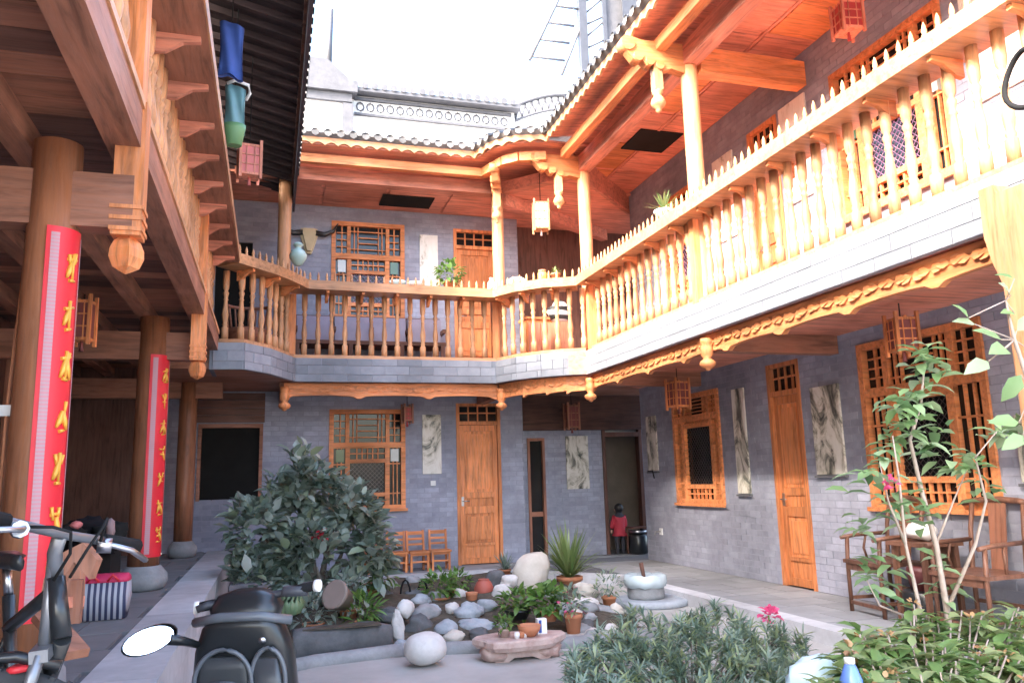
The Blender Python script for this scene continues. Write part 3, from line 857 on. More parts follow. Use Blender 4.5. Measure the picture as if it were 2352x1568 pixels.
# deck, rounded corners
inn = [(-1.5, 12.9), (-.9, YB), (-.5, YB), (.31, YB+.02), (3.25, YB+.02), (3.6, YB+.02), (4.1, 13.2), (4.1, 13.47), (4.36, 13.47)]
dk = MB(); polyd = inset(SL+SR, .06) + [(4.1, 10.7), (XR+.0, 12.3), (7.2, 12.3), (7.2, 13.46), (4.11, 13.46), (4.11, YB+.01), (-1.4, YB+.01), (-1.4, 10.5)]
dk.prism(polyd, lambda a, b, t: (a, b, t), BZ0+.012, BZ1-.01)
dk.build("balcony_deck", W_BX, bw)
fp = SL+SR
fc = strip(MB(), inset(fp, .058), inset(fp, .012), BZ0, BZ1); face = fc.build("balcony_face", M_MORTAR, bw)
for a, b in zip(fp, fp[1:]): face_tiles(face, a, b)
mb = MB(); ubox(mb, 'X', -.76, 10.5, 11.2, 0, .05, BZ0, BZ1); mb.build("balcony_end", M_TILEF, bw)
bpth = inset(fp, .14)
sc = MB()
scallop_board(sc, (.16, 11.76), (3.31, 11.76), 2.58, 2.785, .06, .03, 1.05)
for a, b in zip(bpth[4:], bpth[5:]): scallop_board(sc, a, b, 2.56, 2.785, .06, .02, .8)
sc.build("carved_beam", W_OX, bw)
for x, y in ((.17, 11.72), (3.36, 11.72)): inst("pendant_finial", ME_PEND, (x, y, 2.72), bw)
bar("deck_beam", W_BY, bw, .1, .24, 11.85, YB-.01, 2.6, 2.80)
bar("deck_beam", W_BY, bw, 3.3, 3.44, 11.85, YB-.01, 2.6, 2.80)
balustrade(bw, fp, RAIL[:9], [(.25, 11.74), (3.3, 11.76)], .192, .12, bstep=.5)
for x, y in ((3.41, 11.85), (.12, 11.85)): upper_col(bw, x, y, z1=5.86)
eave_bracket(bw, (3.41, 11.8), (-.35, -1), 5.95)
bar("plate_beam", W_RX, bw, -.6, 3.5, 11.76, 11.94, 5.86, 6.06)
mb = MB(); mb.beam((3.45, 11.85, 5.97), (4.45, 10.78, 5.97), .16, .18); mb.build("corner_beam", W_RX, bw)
mb = MB(); mb.beam((3.5, 11.85, 5.8), (5.9, 13.3, 5.8), .14, .2); mb.build("corner_tie", W_RX, bw)
mb = MB()
for a, b in zip(EV[:4], EV[1:5]):
    pa, pb = inset(EV[:5], .28)[EV.index(a)], inset(EV[:5], .28)[EV.index(b)]
    mb.beam((*pa, 6.07), (*pb, 6.07), .11, .13)
mb.build("eave_purlin", W_OX, bw)
cm = MB(); cm.prism([(-1.5, 11.8), (3.5, 11.8), (4.4, 10.8), (XR, 12.28), (7.4, 12.3), (7.4, 13.5), (-1.5, 13.5)], lambda a, b, t: (a, b, t), 5.905, 5.94)
ceil = cm.build("ceiling", W_RX, bw)
x = -.3
while x < 4:
    bar("ceiling_panel", W_RX if RND.random() < .7 else W_OX, ceil, x+.02, x+.96, 12.0, 12.94, 5.885, 5.906); x += 1.0
hm = MB(); hm.box(1.62, 2.46, 12.2, 12.72, 5.868, 5.883); hm.build("ceiling_hatch", M_DARK, ceil)
eave(bw, EV[:5], EZ, W_HX, None)

fs_ = MB(); fs_.prism([(-1.3, 11.24), (2.9, 11.24), (3.06, 10.84), (3.33, 10.55), (3.79, 10.41), (4.75, 10.41), (4.75, 11.4), (3.9, 12.4), (-1.3, 12.4)], lambda a, b, t: (a, b, t), 6.205, 6.235); fs_.build("corner_soffit", W_RX, bw)
mb = MB(); mb.beam((4.3, 10.72, 6.09), (XR, 12.33, 6.09), .05, .4); mb.build("ceiling_step", W_RX, bw)
bar("recess_ceiling", W_RX, bw, 4.1, 7.4, 12.2, 13.5, 6.2, 6.24)
# ================================================================== MAIN HALL (left)
hw = empty("house_wing", (-1.2, 5, .42), label="timber main hall on the left with open gallery and red-bannered pillars", cat="building", group="courtyard wings")
HX = -.65; HB = 3.0
PIL = [(-1.025, 4.15), (-1.12, 8.4), (-1.12, 12.0)]
PR = (.113, .14, .12)
for (x, y), r in zip(PIL, PR):
    p = MB().lathe([(r, .62), (r*1.02, 1.2), (r, 2.2), (r*.97, 3.0)], (x, y, 0), 20).build("pillar", W_PIL, hw)
    MB().lathe([(r*1.25, .42), (r*1.45, .45), (r*1.6, .5), (r*1.55, .56), (r*1.2, .62), (r*1.1, .64)], (x, y, 0), 18).build("drum_base", M_ROCKS[1], p)
mb = MB(); mb.box(-3.05, -2.9, -2, 13, .42, 3.19); hwall = mb.build("wall", W_DZ, hw)
y = -1.5
while y < 12.9:
    bar("wall_board", W_DZ if RND.random() < .6 else W_BZ, hwall, -2.9, -2.87-RND.uniform(0, .012), y+.006, y+.3, .44, 2.98); y += .306
for y in (1.9, 4.2, 6.1, 8.4, 10.2, 12.0): bar("wall_stud", W_BZ, hwall, -2.88, -2.78, y-.05, y+.05, .43, 3.0)
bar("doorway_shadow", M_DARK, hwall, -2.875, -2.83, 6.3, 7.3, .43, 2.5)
# front beam of the gallery, joists, boards
bar("front_beam", W_BY, hw, HX-.16, HX, -2, 10.3, HB, HB+.2)
for y in (-1, 4.15, 8.4, 12.0): bar("cross_beam", W_BX, hw, -2.9, HX-.02, y-.07, y+.07, 2.58, 2.85)
for x in (-1.22, -1.75, -2.3, -2.75): bar("joist", W_BY, hw, x-.06, x+.06, -2, 13, 3.0, 3.13)
mb = MB(); mb.box(-3, HX-.005, -2, 13, 3.17, 3.2); gfl = mb.build("gallery_floor", W_DX, hw)
y = -1.9
while y < 12.9:
    bar("floor_board", W_BX if RND.random() < .7 else W_DX, gfl, -2.95, HX-.17, y+.003, y+.197, 3.132, 3.168); y += .2
bar("lit_edge_board", W_HY, hw, HX-.14, HX+.012, -2, 10.3, HB+.202, HB+.245)  # honey tone paints in the sky highlight along this board
def hang_post(y, h):
    xa, xb = HX-.115, HX+.02
    p = MB(); p.box(xa, xb, y-.068, y+.068, HB-.45, HB+.24)
    for k in (.3, .355, .41): p.box(xa-.008, xb+.008, y-.076, y+.076, HB-k-.02, HB-k)
    o = p.build("hanging_post", W_OZ, hw)
    MB().lathe([(.04, 0), (.062, -.02), (.078, -.06), (.08, -.1), (.06, -.15), (.025, -.17), (.005, -.18)], ((xa+xb)/2, y, HB-.45), 4, smooth=False).build("carved_bud", W_OZ, o)
hang_post(4.15, 0); hang_post(8.2, 0)
hpath = [(HX-.02, -1), (HX-.02, 10.3)]
balustrade(hw, hpath, [(-.43, -1), (-.43, 10.11)], [(-.75, 4.15), (-.75, 8.3)], .195, .1, bstep=.62, z1=3.246, rmat=W_BY, bmat=W_RX)
for y in (4.15, 8.3): bar("gallery_post", W_OZ, hw, HX-.155, HX-.005, y-.075, y+.075, 3.248, 4.066)
for y in (4.1, 8.3): upper_col(hw, -.95, y, 3.2, 5.9, .1)
mb = MB(); mb.box(-2.6, -2.5, -2, 12.9, 3.2, 6.2); mb.build("upper_wall", W_DZ, hw)
bar("plate_beam", W_DY, hw, -1.05, -.85, -2, 12.5, 5.6, 5.85)
mb = MB(); mb.box(-2.6, -.8, -2, 13, 5.86, 5.9); mb.build("upper_ceiling", W_DX, hw)
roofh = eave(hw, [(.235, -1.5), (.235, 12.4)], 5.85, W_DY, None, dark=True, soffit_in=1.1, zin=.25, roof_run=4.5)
y = -1.4
while y < 12.3:
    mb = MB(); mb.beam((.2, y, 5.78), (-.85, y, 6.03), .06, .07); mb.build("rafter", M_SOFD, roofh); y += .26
bar("gutter_board", plain("dark_slate_paint", (.045, .04, .055), .6), roofh, .238, .27, -1.5, 12.4, 5.55, 5.86)
bar("rail_edge_highlight", W_HY, hw, -.429, -.418, -1, 10.1, RZ0+.01, RZ1-.01)  # added honey strip, puts the lit edge of the handrail into the colour
# end wall of the hall towards the far wing
mb = MB(); mb.box(-2.9, -1.5, 12.9, 13.02, .42, 6); mb.build("end_wall", W_DZ, hw)

# ================================================================== houses behind
nh = empty("neighbour_house", (3, 19, -.12), label="whitewashed house behind the far roof with a lattice frieze", cat="building")
mb = MB(); mb.box(1.75, 6.0, 19, 24, -.12, 10.95); mb.build("wall", M_WHITE, nh)
mb = MB(); mb.box(-3, 1.7, 18.8, 24, -.12, 10.85); mb.build("gable_wall", M_WHITE, nh)
bar("gable_cornice", M_NTRIM, nh, -3, 1.72, 18.7, 18.79, 10.62, 10.84); bar("corner_pier", M_NTRIM, nh, 1.5, 1.76, 18.72, 19.0, 9.4, 10.6)
mb = MB(); mb.prism([(-3.2, 10.85), (1.85, 10.85), (1.85, 11.0), (1.1, 11.65), (-3.2, 11.65)], lambda a, b, t: (a, t, b), 18.6, 24); mb.build("gable_roof", M_NTRIM, nh)
bar("frieze_rail", M_NTRIM, nh, 1.8, 5.9, 18.93, 18.99, 10.82, 10.9); bar("frieze_rail", M_NTRIM, nh, 1.8, 5.9, 18.93, 18.99, 10.42, 10.48)
x = 1.95; 
lt = MB().tube([(.09*math.cos(t*math.pi/4), 0, .11*math.sin(t*math.pi/4)) for t in range(9)], .022, 5).mesh("lattice_ring", M_NTRIM)
while x < 5.9:
    inst("lattice_ring", lt, (x, 18.96, 10.65), nh); x += .25
mb = MB(); mb.prism([(1.7, 10.95), (6.1, 10.95), (6.1, 11.05), (1.7, 11.05)], lambda a, b, t: (a, t, b), 18.7, 24); cp = mb.build("coping", M_NTRIM, nh)
x = 1.8
ct = MB().lathe([(.09, 0), (.09, .02)], n=10).mesh("coping_tile", M_NTRIM)
while x < 6.05:
    inst("coping_tile", ct, (x, 18.69, 11.1), cp, rot=(math.pi/2, 0, 0)); x += .24
# curved parapet to its right
n2 = empty("curved_parapet", (6.6, 19, -.12), label="white curved parapet with pierced band beside the lattice house", cat="wall")
mb = MB(); arcp = [(5.68+1.9*t/10, 10.98+.7*math.sin(t/10*math.pi/2)) for t in range(11)]
mb.prism([(5.7, -.12)]+arcp+[(7.58, -.12)], lambda a, b, t: (a, t, b), 19.1, 19.4); mb.build("wall", M_WHITE, n2)
for dz, r in ((.0, .05), (-.42, .035)): MB().tube([(a, 19.08, b+dz) for a, b in arcp], r, 6).build("band", M_NTRIM, n2)
for i, (a, b) in enumerate(arcp[:-1]):
    a2, b2 = arcp[i+1]; k = MB()
    k.beam((a, 19.08, b-.38), ((a+a2)/2, 19.08, (b+b2)/2-.06), .04, .04); k.beam(((a+a2)/2, 19.08, (b+b2)/2-.06), (a2, 19.08, b2-.38), .04, .04); k.build("pierced_bar", M_NTRIM, n2)
# steel frame on a terrace
sf = empty("steel_frame", (7.5, 18.6, 10.0), label="pale steel roof frame with ladder rungs above the right eave", cat="frame")
def tb(p, q, r=.045, name="strut"): MB().tube([p, q], r, 6).build(name, M_NTRIM, sf)
tb((6.35, 18.6, 12.3), (7.7, 18.6, 15.2)); 
for k in range(6): tb((6.4+k*.25, 18.6, 12.42+k*.53), (7.35+k*.16, 18.6, 12.42+k*.53), .035)
tb((7.25, 18.6, 12.0), (7.9, 18.6, 13.6), .04)
bar("post", M_STEEL, sf, 7.8, 8.02, 18.5, 18.7, 9.8, 15.5)
bar("panel", M_NTRIM, sf, 8.6, 9.3, 18.6, 18.66, 12.3, 15.5)
for k in range(7): tb((8.05, 18.6, 12.9+k*.35), (8.55, 18.6, 13.2+k*.35+.2*(k % 2)), .03)
bar("post", M_STEEL, sf, 8.5, 8.6, 18.5, 18.6, 9.8, 15.5); bar("terrace_slab", M_WHITE, sf, 6.2, 10.5, 18.2, 22, 9.5, 9.8)
bar("panel", M_STEEL, sf, 9.0, 9.9, 18.3, 18.36, 13.2, 15.6)
mb = MB(); mb.box(6.3, 11, 18.4, 22, -.12, 9.49); mb.build("terrace_wall", M_WHITE, sf)
MB().tube([(1.17, 19.2, 11.4), (1.2, 19.2, 12.6), (1.24, 19.2, 13.35)], [.09, .075, .05], 8).build("antenna_pole", M_STEEL, org=(1.17, 19.2, 11.4), label="thin grey pole standing on the white gable", cat="pole")

# ================================================================== THINGS IN THE COURT
def finish(o, **kw): return tag(o, **kw)

# ---- lanterns: four posts, paper sides, little feet
def lantern(loc, wd, ht, paper, woodm, label, cord=.2):
    e = empty("lantern", loc, RND.uniform(-.25, .25), label=label, cat="lantern", group="square hanging lanterns")
    h = wd/2
    o0 = Vector(loc)
    def add(mb, n, mt, par=e):
        ob = bpy.data.objects.new(n, mb.mesh(n, mt)); COL.objects.link(ob); ob.parent = par; return ob
    for sx in (-1, 1):
        for sy in (-1, 1):
            add(MB().box(sx*h-.014, sx*h+.014, sy*h-.014, sy*h+.014, -.05, ht+.06), "post", woodm)
    add(MB().box(-h, h, -h, h, -.012, .012).box(-h, h, -h, h, ht-.012, ht+.012), "frame", woodm)
    mb = MB(); k = h-.006
    mb.box(-k, k, -k, k, .013, ht-.013); add(mb, "paper", paper)
    mb = MB()
    for z in (ht*.33, ht*.66):
        mb.box(-h, h, -h-.004, -h+.004, z-.006, z+.006); mb.box(-h-.004, -h+.004, -h, h, z-.006, z+.006)
    for u in (-h*.4, h*.4):
        mb.box(u-.005, u+.005, -h-.0035, -h+.0035, 0, ht); mb.box(-h-.0035, -h+.0035, u-.005, u+.005, 0, ht)
    add(mb, "glazing_bar", woodm)
    add(MB().tube([(0, 0, ht), (0, 0, ht+cord)], .006, 5), "cord", M_BLACKR)
    add(MB().tube([(0, 0, -.012), (0, 0, -.1)], [.012, .02], 6), "tassel", paper)
    return e
lantern((3.92, 11.2, 5.13), .22, .4, M_PAPERW, W_HZ, "white paper lantern glowing in the sun at the cut balcony corner", .75)
lantern((2.04, 12.5, 2.3), .13, .2, M_PAPERR, W_BZ, "small red lantern over the ground-floor window of the far wing", .28)
lantern((4.95, 12.9, 2.2), .2, .36, M_PAPERD, W_BZ, "dim red lantern in the recess by the corner doorway", .22)
lantern((5.3, 9.75, 2.26), .22, .32, M_PAPERD, W_OZ, "brown-red lantern beside the narrow ground-floor window of the right wing", .2)
lantern((5.3, 5.64, 2.36), .19, .27, M_PAPERD, W_OZ, "dark red lantern in front of the big window behind the sapling", .15)
lantern((5.6, 6.22, 5.78), .22, .28, M_PAPERR, W_RZ, "bright red lantern under the upper ceiling of the right wing", .18)
p = at(188, 780, Y=7.4); lantern((p.x, p.y, p.z), .15, .32, M_PAPERD, W_OZ, "unlit lantern with pale corner posts hanging inside the main hall", 2.99-p.z-.32)
p = at(572, 405, Y=8.2); lantern((p.x, p.y, p.z), .2, .3, M_PAPERPK, W_RZ, "faded pink lantern hanging above the main hall gallery rail", 5.8-p.z-.3)

# ---- stone pictures on the walls
def picture(plane, c, u0, u1, z0, z1, label, ledge=True):
    e = empty("stone_picture", uv(plane, c, (u0+u1)/2, 0, z0), label=label, cat="picture", group="landscape stone pictures on the walls")
    ubar("slab", M_PICGLARE if z0 > 3 else M_PIC, e, plane, c, u0, u1, -.03, -.006, z0, z1)
    if ledge: ubar("ledge", M_JOINT, e, plane, c, u0-.02, u1+.02, -.05, -.008, z0-.035, z0-.012)
picture('Y', YB, 2.37, 2.68, 1.47, 2.43, "tall cream stone picture between window and door of the far ground floor", False)
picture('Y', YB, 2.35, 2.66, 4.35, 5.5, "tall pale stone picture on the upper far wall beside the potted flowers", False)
picture('Y', 13.45, 5.02, 5.44, 1.15, 2.08, "cream stone picture in the shaded recess beside the doorway", False)
picture('X', XR, 7.32, 7.80, 1.3, 2.28, "large cream stone picture between the orange door and big window, right wing")
picture('X', XR, 9.16, 9.44, 1.08, 2.45, "slim dark-veined stone picture left of the open orange door")
picture('X', XR, 11.72, 12.06, 1.42, 2.3, "dim stone picture near the recess corner of the right wing")
picture('X', XR, 4.6, 5.2, 1.2, 1.75, "stone picture at the photo's right edge past the big window")
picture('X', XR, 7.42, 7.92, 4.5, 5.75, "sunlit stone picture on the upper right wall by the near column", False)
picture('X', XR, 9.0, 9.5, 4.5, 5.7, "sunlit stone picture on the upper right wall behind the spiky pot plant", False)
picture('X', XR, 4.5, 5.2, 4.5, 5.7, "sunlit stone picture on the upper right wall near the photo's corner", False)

# ---- ox skull
sk = empty("ox_skull", (.52, YB-.05, 5.05), label="ox skull with wide black horns on the upper far wall", cat="skull")
mb = MB(); prof = [(-.13, .42), (.13, .42), (.15, .34), (.11, .2), (.06, .04), (.04, 0), (-.04, 0), (-.06, .04), (-.11, .2), (-.15, .34)]
mb.prism(prof, lambda a, b, t: (.52+a*(1-t*.0), YB-.03-t, 5.05+b), 0, .05); mb.prism([(a*.7, b*.9+.03) for a, b in prof], lambda a, b, t: (.52+a, YB-.03-t, 5.05+b), .05, .11)
mb.build("skull", M_BONE, sk)
for s in (-1, 1): MB().tube([(.52+s*.1, YB-.07, 5.4), (.52+s*.25, YB-.08, 5.38), (.52+s*.38, YB-.09, 5.44), (.52+s*.46, YB-.1, 5.58)], [.05, .045, .03, .008], 8).build("horn", M_HORN, sk)

# ---- things on the handrails
def pot_mesh(mb, c, r, h): return mb.lathe([(r*.7, 0), (r*.95, h*.8), (r*1.08, h*.82), (r*1.08, h), (r*.9, h), (r*.88, h*.85)], c, 14)
def leaves(mb, c, R, n, L, wd, rnd, sc=(1, 1, 1), up=.3, shell=.5, droop=.2, clump=0):
    cs = [Vector((rnd.gauss(0, 1), rnd.gauss(0, 1), rnd.gauss(0, 1))).normalized()*rnd.uniform(.45, .95) for _ in range(clump)] if clump else None
    for i in range(n):
        while True:
            d = Vector((rnd.uniform(-1, 1), rnd.uniform(-1, 1), rnd.uniform(-1, 1)))
            if shell < d.length <= 1 or (d.length <= 1 and rnd.random() < .25): break
        if cs:
            q = cs[rnd.randrange(clump)]; d = q + d*.27
        p = Vector((c[0]+d.x*R*sc[0], c[1]+d.y*R*sc[1], c[2]+d.z*R*sc[2]))
        dr = (d.normalized()*.8 + Vector((rnd.uniform(-.8, .8), rnd.uniform(-.8, .8), rnd.uniform(-.5, .6)+up))).normalized()
        nr = Vector((rnd.uniform(-.5, .5), rnd.uniform(-.5, .5), 1))
        k = rnd.uniform(.5, 1.3)
        mb.leaf(p, dr, nr, L*k, wd*k, .12, droop)
    return mb
def potted(name, loc, r, h, potm, leafm, n, L, wd, R, label, sc=(1, 1, 1), flower=None, spiky=False, cat="potted plant", group="potted plants"):
    e = empty(name, loc, label=label, cat=cat, group=group)
    pot_mesh(MB(), loc, r, h).build("pot", potm, e)
    MB().lathe([(r*.86, h*.9), (.001, h*.92)], loc, 12, caps=False).build("soil", M_SOIL, e)
    mb = MB(); c = (loc[0], loc[1], loc[2]+h+R*sc[2]*.7)
    if spiky:
        for i in range(n):
            a = RND.uniform(0, 6.28); t = RND.uniform(.1, 1.1); d = Vector((math.cos(a)*math.sin(t), math.sin(a)*math.sin(t), math.cos(t)))
            p = Vector((loc[0], loc[1], loc[2]+h*.9)); k = L*RND.uniform(.6, 1.1)
            w_ = wd; q = [p+d*k*f+Vector((0, 0, -.35*k*f*f*math.sin(t))) for f in (0, .4, .75, 1)]
            s = d.cross(Vector((0, 0, 1))); s = s.normalized() if s.length > .01 else Vector((1, 0, 0))
            mb.add([q[0]-s*w_*.3, q[0]+s*w_*.3, q[1]-s*w_*.5, q[1]+s*w_*.5, q[2]-s*w_*.35, q[2]+s*w_*.35, q[3]], [(0, 1, 3, 2), (2, 3, 5, 4), (4, 5, 6)], True)
    else:
        leaves(mb, c, R, n, L, wd, RND, sc)
        for i in range(5):
            a = RND.uniform(0, 6.28); mb.tube([(loc[0], loc[1], loc[2]+h*.9), (loc[0]+R*.5*math.cos(a), loc[1]+R*.5*math.sin(a), c[2])], [.006, .003], 4)
    mb.build("foliage", leafm, e)
    if flower:
        mb = MB(); leaves(mb, c, R*1.02, 14, .05, .04, RND, sc, shell=.85); mb.build("flower", flower, e)
    return e
RT = RZ1
potted("potted_plant", (2.55, 11.6, RT), .1, .13, M_TERRA, L_GREEN, 170, .1, .05, .2, "leafy flowering pot plant standing on the far handrail", flower=L_FLOWW)
potted("potted_plant", (4.32, 8.0, RT), .11, .17, M_WHITEP, L_SPIKY, 46, .32, .022, .2, "spiky pot plant on the right handrail beside the near column", spiky=True)
potted("potted_plant", (3.95, 10.72, RT), .07, .1, M_TERRA, L_SPIKY, 30, .14, .02, .1, "small yellow-green pot on the cut corner of the handrail", spiky=True)
p = at(685, 605, Z=RT); v = MB().lathe([(.03, 0), (.06, .02), (.11, .1), (.115, .15), (.09, .2), (.045, .23), (.04, .26), (.07, .28), (.05, .31), (.012, .33)], (p.x, p.y+.12, RT), 18)
v.build("vase", M_CELADON, org=(p.x, p.y+.12, RT), label="pale green lidded jar on the curved handrail by the ox skull", cat="vase")
MB().lathe([(.05, 0), (.065, .05), (.06, .13), (.03, .17), (.028, .2), (.034, .21)], (3.2, 11.55, RT), 14).build("bottle", M_WHITEP, org=(3.2, 11.55, RT), label="white bottle on the handrail at the far column", cat="bottle")
j = empty("jar", (3.78, 10.82, RT), label="yellow jar with orange lid on the cut corner handrail", cat="jar")
MB().lathe([(.06, 0), (.07, .03), (.07, .12), (.055, .14)], (3.78, 10.82, RT), 14).build("body", plain("yellow_glaze", (.55, .45, .12), .3), j); MB().lathe([(.06, .14), (.06, .17), (.01, .18)], (3.78, 10.82, RT), 14).build("lid", M_TERRA, j)
for k, (x, y) in enumerate(((1.75, 11.55), (2.02, 11.58))):
    mb = MB().lathe([(.05, 0), (.12, .05), (.13, .09), (.12, .09), (.05, .02)], (x, y, RT), 16)
    mb.build("bowl", M_WHITEP if k else M_PALETEAL, org=(x, y, RT), label=("white bowl next to the flowering pot on the far handrail", "pale blue bowl in front of the upper far window")[1-k], cat="bowl")
mb = MB().ball((3.5, 11.15, RT+.07), .12, 12, 6, .08, (1.2, .8, .6)); mb.build("cloth_bundle", M_WHITEP, org=(3.5, 11.15, RT), label="pale cloth bundle on the cut corner handrail next to the column", cat="bundle")

# ---- furniture up on the far balcony
b = empty("long_bench", (1.5, 12.62, BZ1), label="long dark bench with grey cushions behind the far balusters", cat="bench")
for x in (.35, 1.15, 1.95, 2.6):
    for y in (12.4, 12.85): bar("leg", W_DZ, b, x-.03, x+.03, y-.03, y+.03, BZ1, BZ1+.34)
bar("seat", W_DX, b, .3, 2.65, 12.37, 12.88, BZ1+.342, BZ1+.4)
bar("front_rail", W_DX, b, .3, 2.65, 12.38, 12.42, BZ1+.06, BZ1+.12)
for i in range(4): bar("cushion", M_CUSH, b, .34+i*.58, .88+i*.58, 12.62, 12.84, BZ1+.402, BZ1+.82)
bar("back_rail", W_DX, b, .3, 2.65, 12.85, 12.89, BZ1+.82, BZ1+.88)
for i in range(5): bar("armrest", W_DX, b, .3+i*.577, .35+i*.577, 12.4, 12.86, BZ1+.56, BZ1+.62)
cb = empty("cabinet", (4.15, 12.3, BZ1), label="orange wooden cabinet on the balcony behind the cut corner", cat="cabinet")
bar("body", W_OZ, cb, 3.95, 4.4, 12.15, 12.5, BZ1, BZ1+.78); bar("top", W_OX, cb, 3.92, 4.43, 12.12, 12.53, BZ1+.781, BZ1+.82)
for i in range(2): bar("cabinet_door", W_RZ, cb, 3.97+i*.215, 4.17+i*.215, 12.13, 12.148, BZ1+.06, BZ1+.72)
mb = MB().ball((4.42, 11.9, BZ1+.85), .2, 12, 8, .15, (1, .7, .9)); lb = mb.build("laundry_bundle", stripes("black_white_cloth", (.02, .02, .02), (.6, .6, .6), 2, 7), org=(4.42, 11.9, BZ1), label="black and white cloth bundle on the balcony behind the cut corner", cat="bundle")
bar("stool", W_BZ, lb, 4.3, 4.54, 11.8, 12.02, BZ1, BZ1+.69)
wb = empty("wicker_chair", (-.35, 11.6, BZ1), label="dark brown wicker chair behind the curved balcony corner", cat="chair")
MB().lathe([(.24, 0), (.27, .3), (.3, .36), (.26, .38)], (-.35, 11.6, BZ1), 16).build("seat", W_BX, wb)
mb = MB()
for k in range(9):
    a = R_(20+k*17.5); mb.tube([(-.35+.27*math.cos(a), 11.6+.27*math.sin(a), BZ1+.36), (-.35+.33*math.cos(a), 11.6+.33*math.sin(a), BZ1+.75)], .014, 5)
mb.tube([(-.35+.33*math.cos(R_(20+k*14)), 11.6+.33*math.sin(R_(20+k*14)), BZ1+.75) for k in range(11)], .025, 6); mb.build("backrest", W_BX, wb)

# ---- things hanging at the main hall gallery
def cloth(name, px0, py0, px1, py1, mat, Y, label, cat, th=.12, wave=.02):
    a = at(px0, py0, Y=Y); bpt = at(px1, py1, Y=Y)
    x0, x1 = sorted((a.x, bpt.x)); z0, z1 = sorted((a.z, bpt.z))
    mb = MB(); n = 10; vs = []; fs = []; W = 7; half = (n+1)*W
    for s_ in (-1, 1):
        for i in range(n+1):
            for k in range(7):
                t = i/n; q = k/6
                vs.append((x0+(x1-x0)*(t+(.5-t)*.12*math.sin(3*q)), Y+s_*th/2*(.5+.5*math.sin(math.pi*q))*math.sin(math.pi*(.08+.84*t))**.5+wave*math.sin(9*t+4*q), z0+(z1-z0)*q+.02*math.sin(5*t)))
    for i in range(n):
        for k in range(6):
            q = (i*W+k, i*W+k+1, (i+1)*W+k+1, (i+1)*W+k); fs += [q[::-1], tuple(half+u for u in q)]
    for i in range(n):
        for k in (0, 6): fs.append((i*W+k, (i+1)*W+k, half+(i+1)*W+k, half+i*W+k))
    for k in range(6):
        for i in (0, n): fs.append((i*W+k, i*W+k+1, half+i*W+k+1, half+i*W+k))
    mb.add(vs, fs, True)
    xm = (x0+x1)/2
    e = empty(name, (xm, Y, z0), label=label, cat=cat)
    mb.build("body", mat, e)
    MB().tube([(xm, Y, z1-.02), (xm, Y, 5.82)], .006, 5).build("cord", M_BLACKR, e)
    return e, (x0, x1, z0, z1)
cloth("hanging_cloth", 500, 175, 562, 62, M_BLUEC, 6.6, "dark blue cloth hanging at the top left above the gallery rail", "cloth")
e, (x0, x1, z0, z1) = cloth("hanging_bag", 513, 300, 566, 205, M_TEALC, 7.4, "teal bag with green bottom hanging above the gallery rail", "bag", .16)
mb = MB(); zb = at(540, 335, Y=7.4).z
mb.lathe([(.07, zb-z0), (.1, .02), (.105, .06)], ((x0+x1)/2, 7.4, z0), 12, sy=.8); mb.build("bag_base", M_GREENC, e)
MB().tube([(x0+.02, 7.33, z1), ((x0+x1)/2, 7.31, z1+.03), (x1+.02, 7.34, z1+.01), (x1+.035, 7.36, z1-.06), (x1, 7.36, z1-.13)], .016, 6).build("white_strap", M_WHITEP, e)

# ---- four small orange chairs by the far wall
def small_chair():
    e = empty("small_chair", (0, 0, 0))
    for sx in (-1, 1):
        MB().box(sx*.13-.016, sx*.13+.016, -.13, -.098, 0, .27).build("leg", W_OZ, e)
        p = MB(); p.beam((sx*.13, .12, 0), (sx*.13, .12, .27), .032, .032); p.beam((sx*.13, .12, .27), (sx*.13, .16, .60), .032, .03); p.build("leg", W_OZ, e)
        MB().box(sx*.13-.01, sx*.13+.01, -.1, .105, .09, .115).build("stretcher", W_OY, e)
    MB().box(-.16, .16, -.16, .13, .272, .3).build("seat", W_OX, e)
    MB().box(-.114, .114, -.125, -.103, .13, .155).build("stretcher", W_OX, e)
    MB().box(-.114, .114, -.128, -.1, .235, .271).build("apron", W_OX, e)
    for z, y, hh in ((.39, .135, .03), (.47, .145, .035), (.56, .156, .055)):
        MB().box(-.114, .114, y-.008, y+.01, z-hh/2, z+hh/2).build("back_slat", W_OX, e)
    return e
ch0 = small_chair()
CH = [("rightmost of the four small orange chairs, nearest the orange door", 2.55), ("second small orange chair from the orange door of the far wing", 2.2), ("third small orange chair from the orange door of the far wing", 1.88), ("small orange chair half hidden by the dark green bush", 1.56)]
for i, (lab, x) in enumerate(CH):
    c = ch0 if i == 0 else copy_tree(ch0)
    c.location = (x, 12.6+RND.uniform(-.05, .05), .004); c.rotation_euler.z = RND.uniform(-.12, .12)
    tag(c, lab, "chair", "small orange chairs in a row")

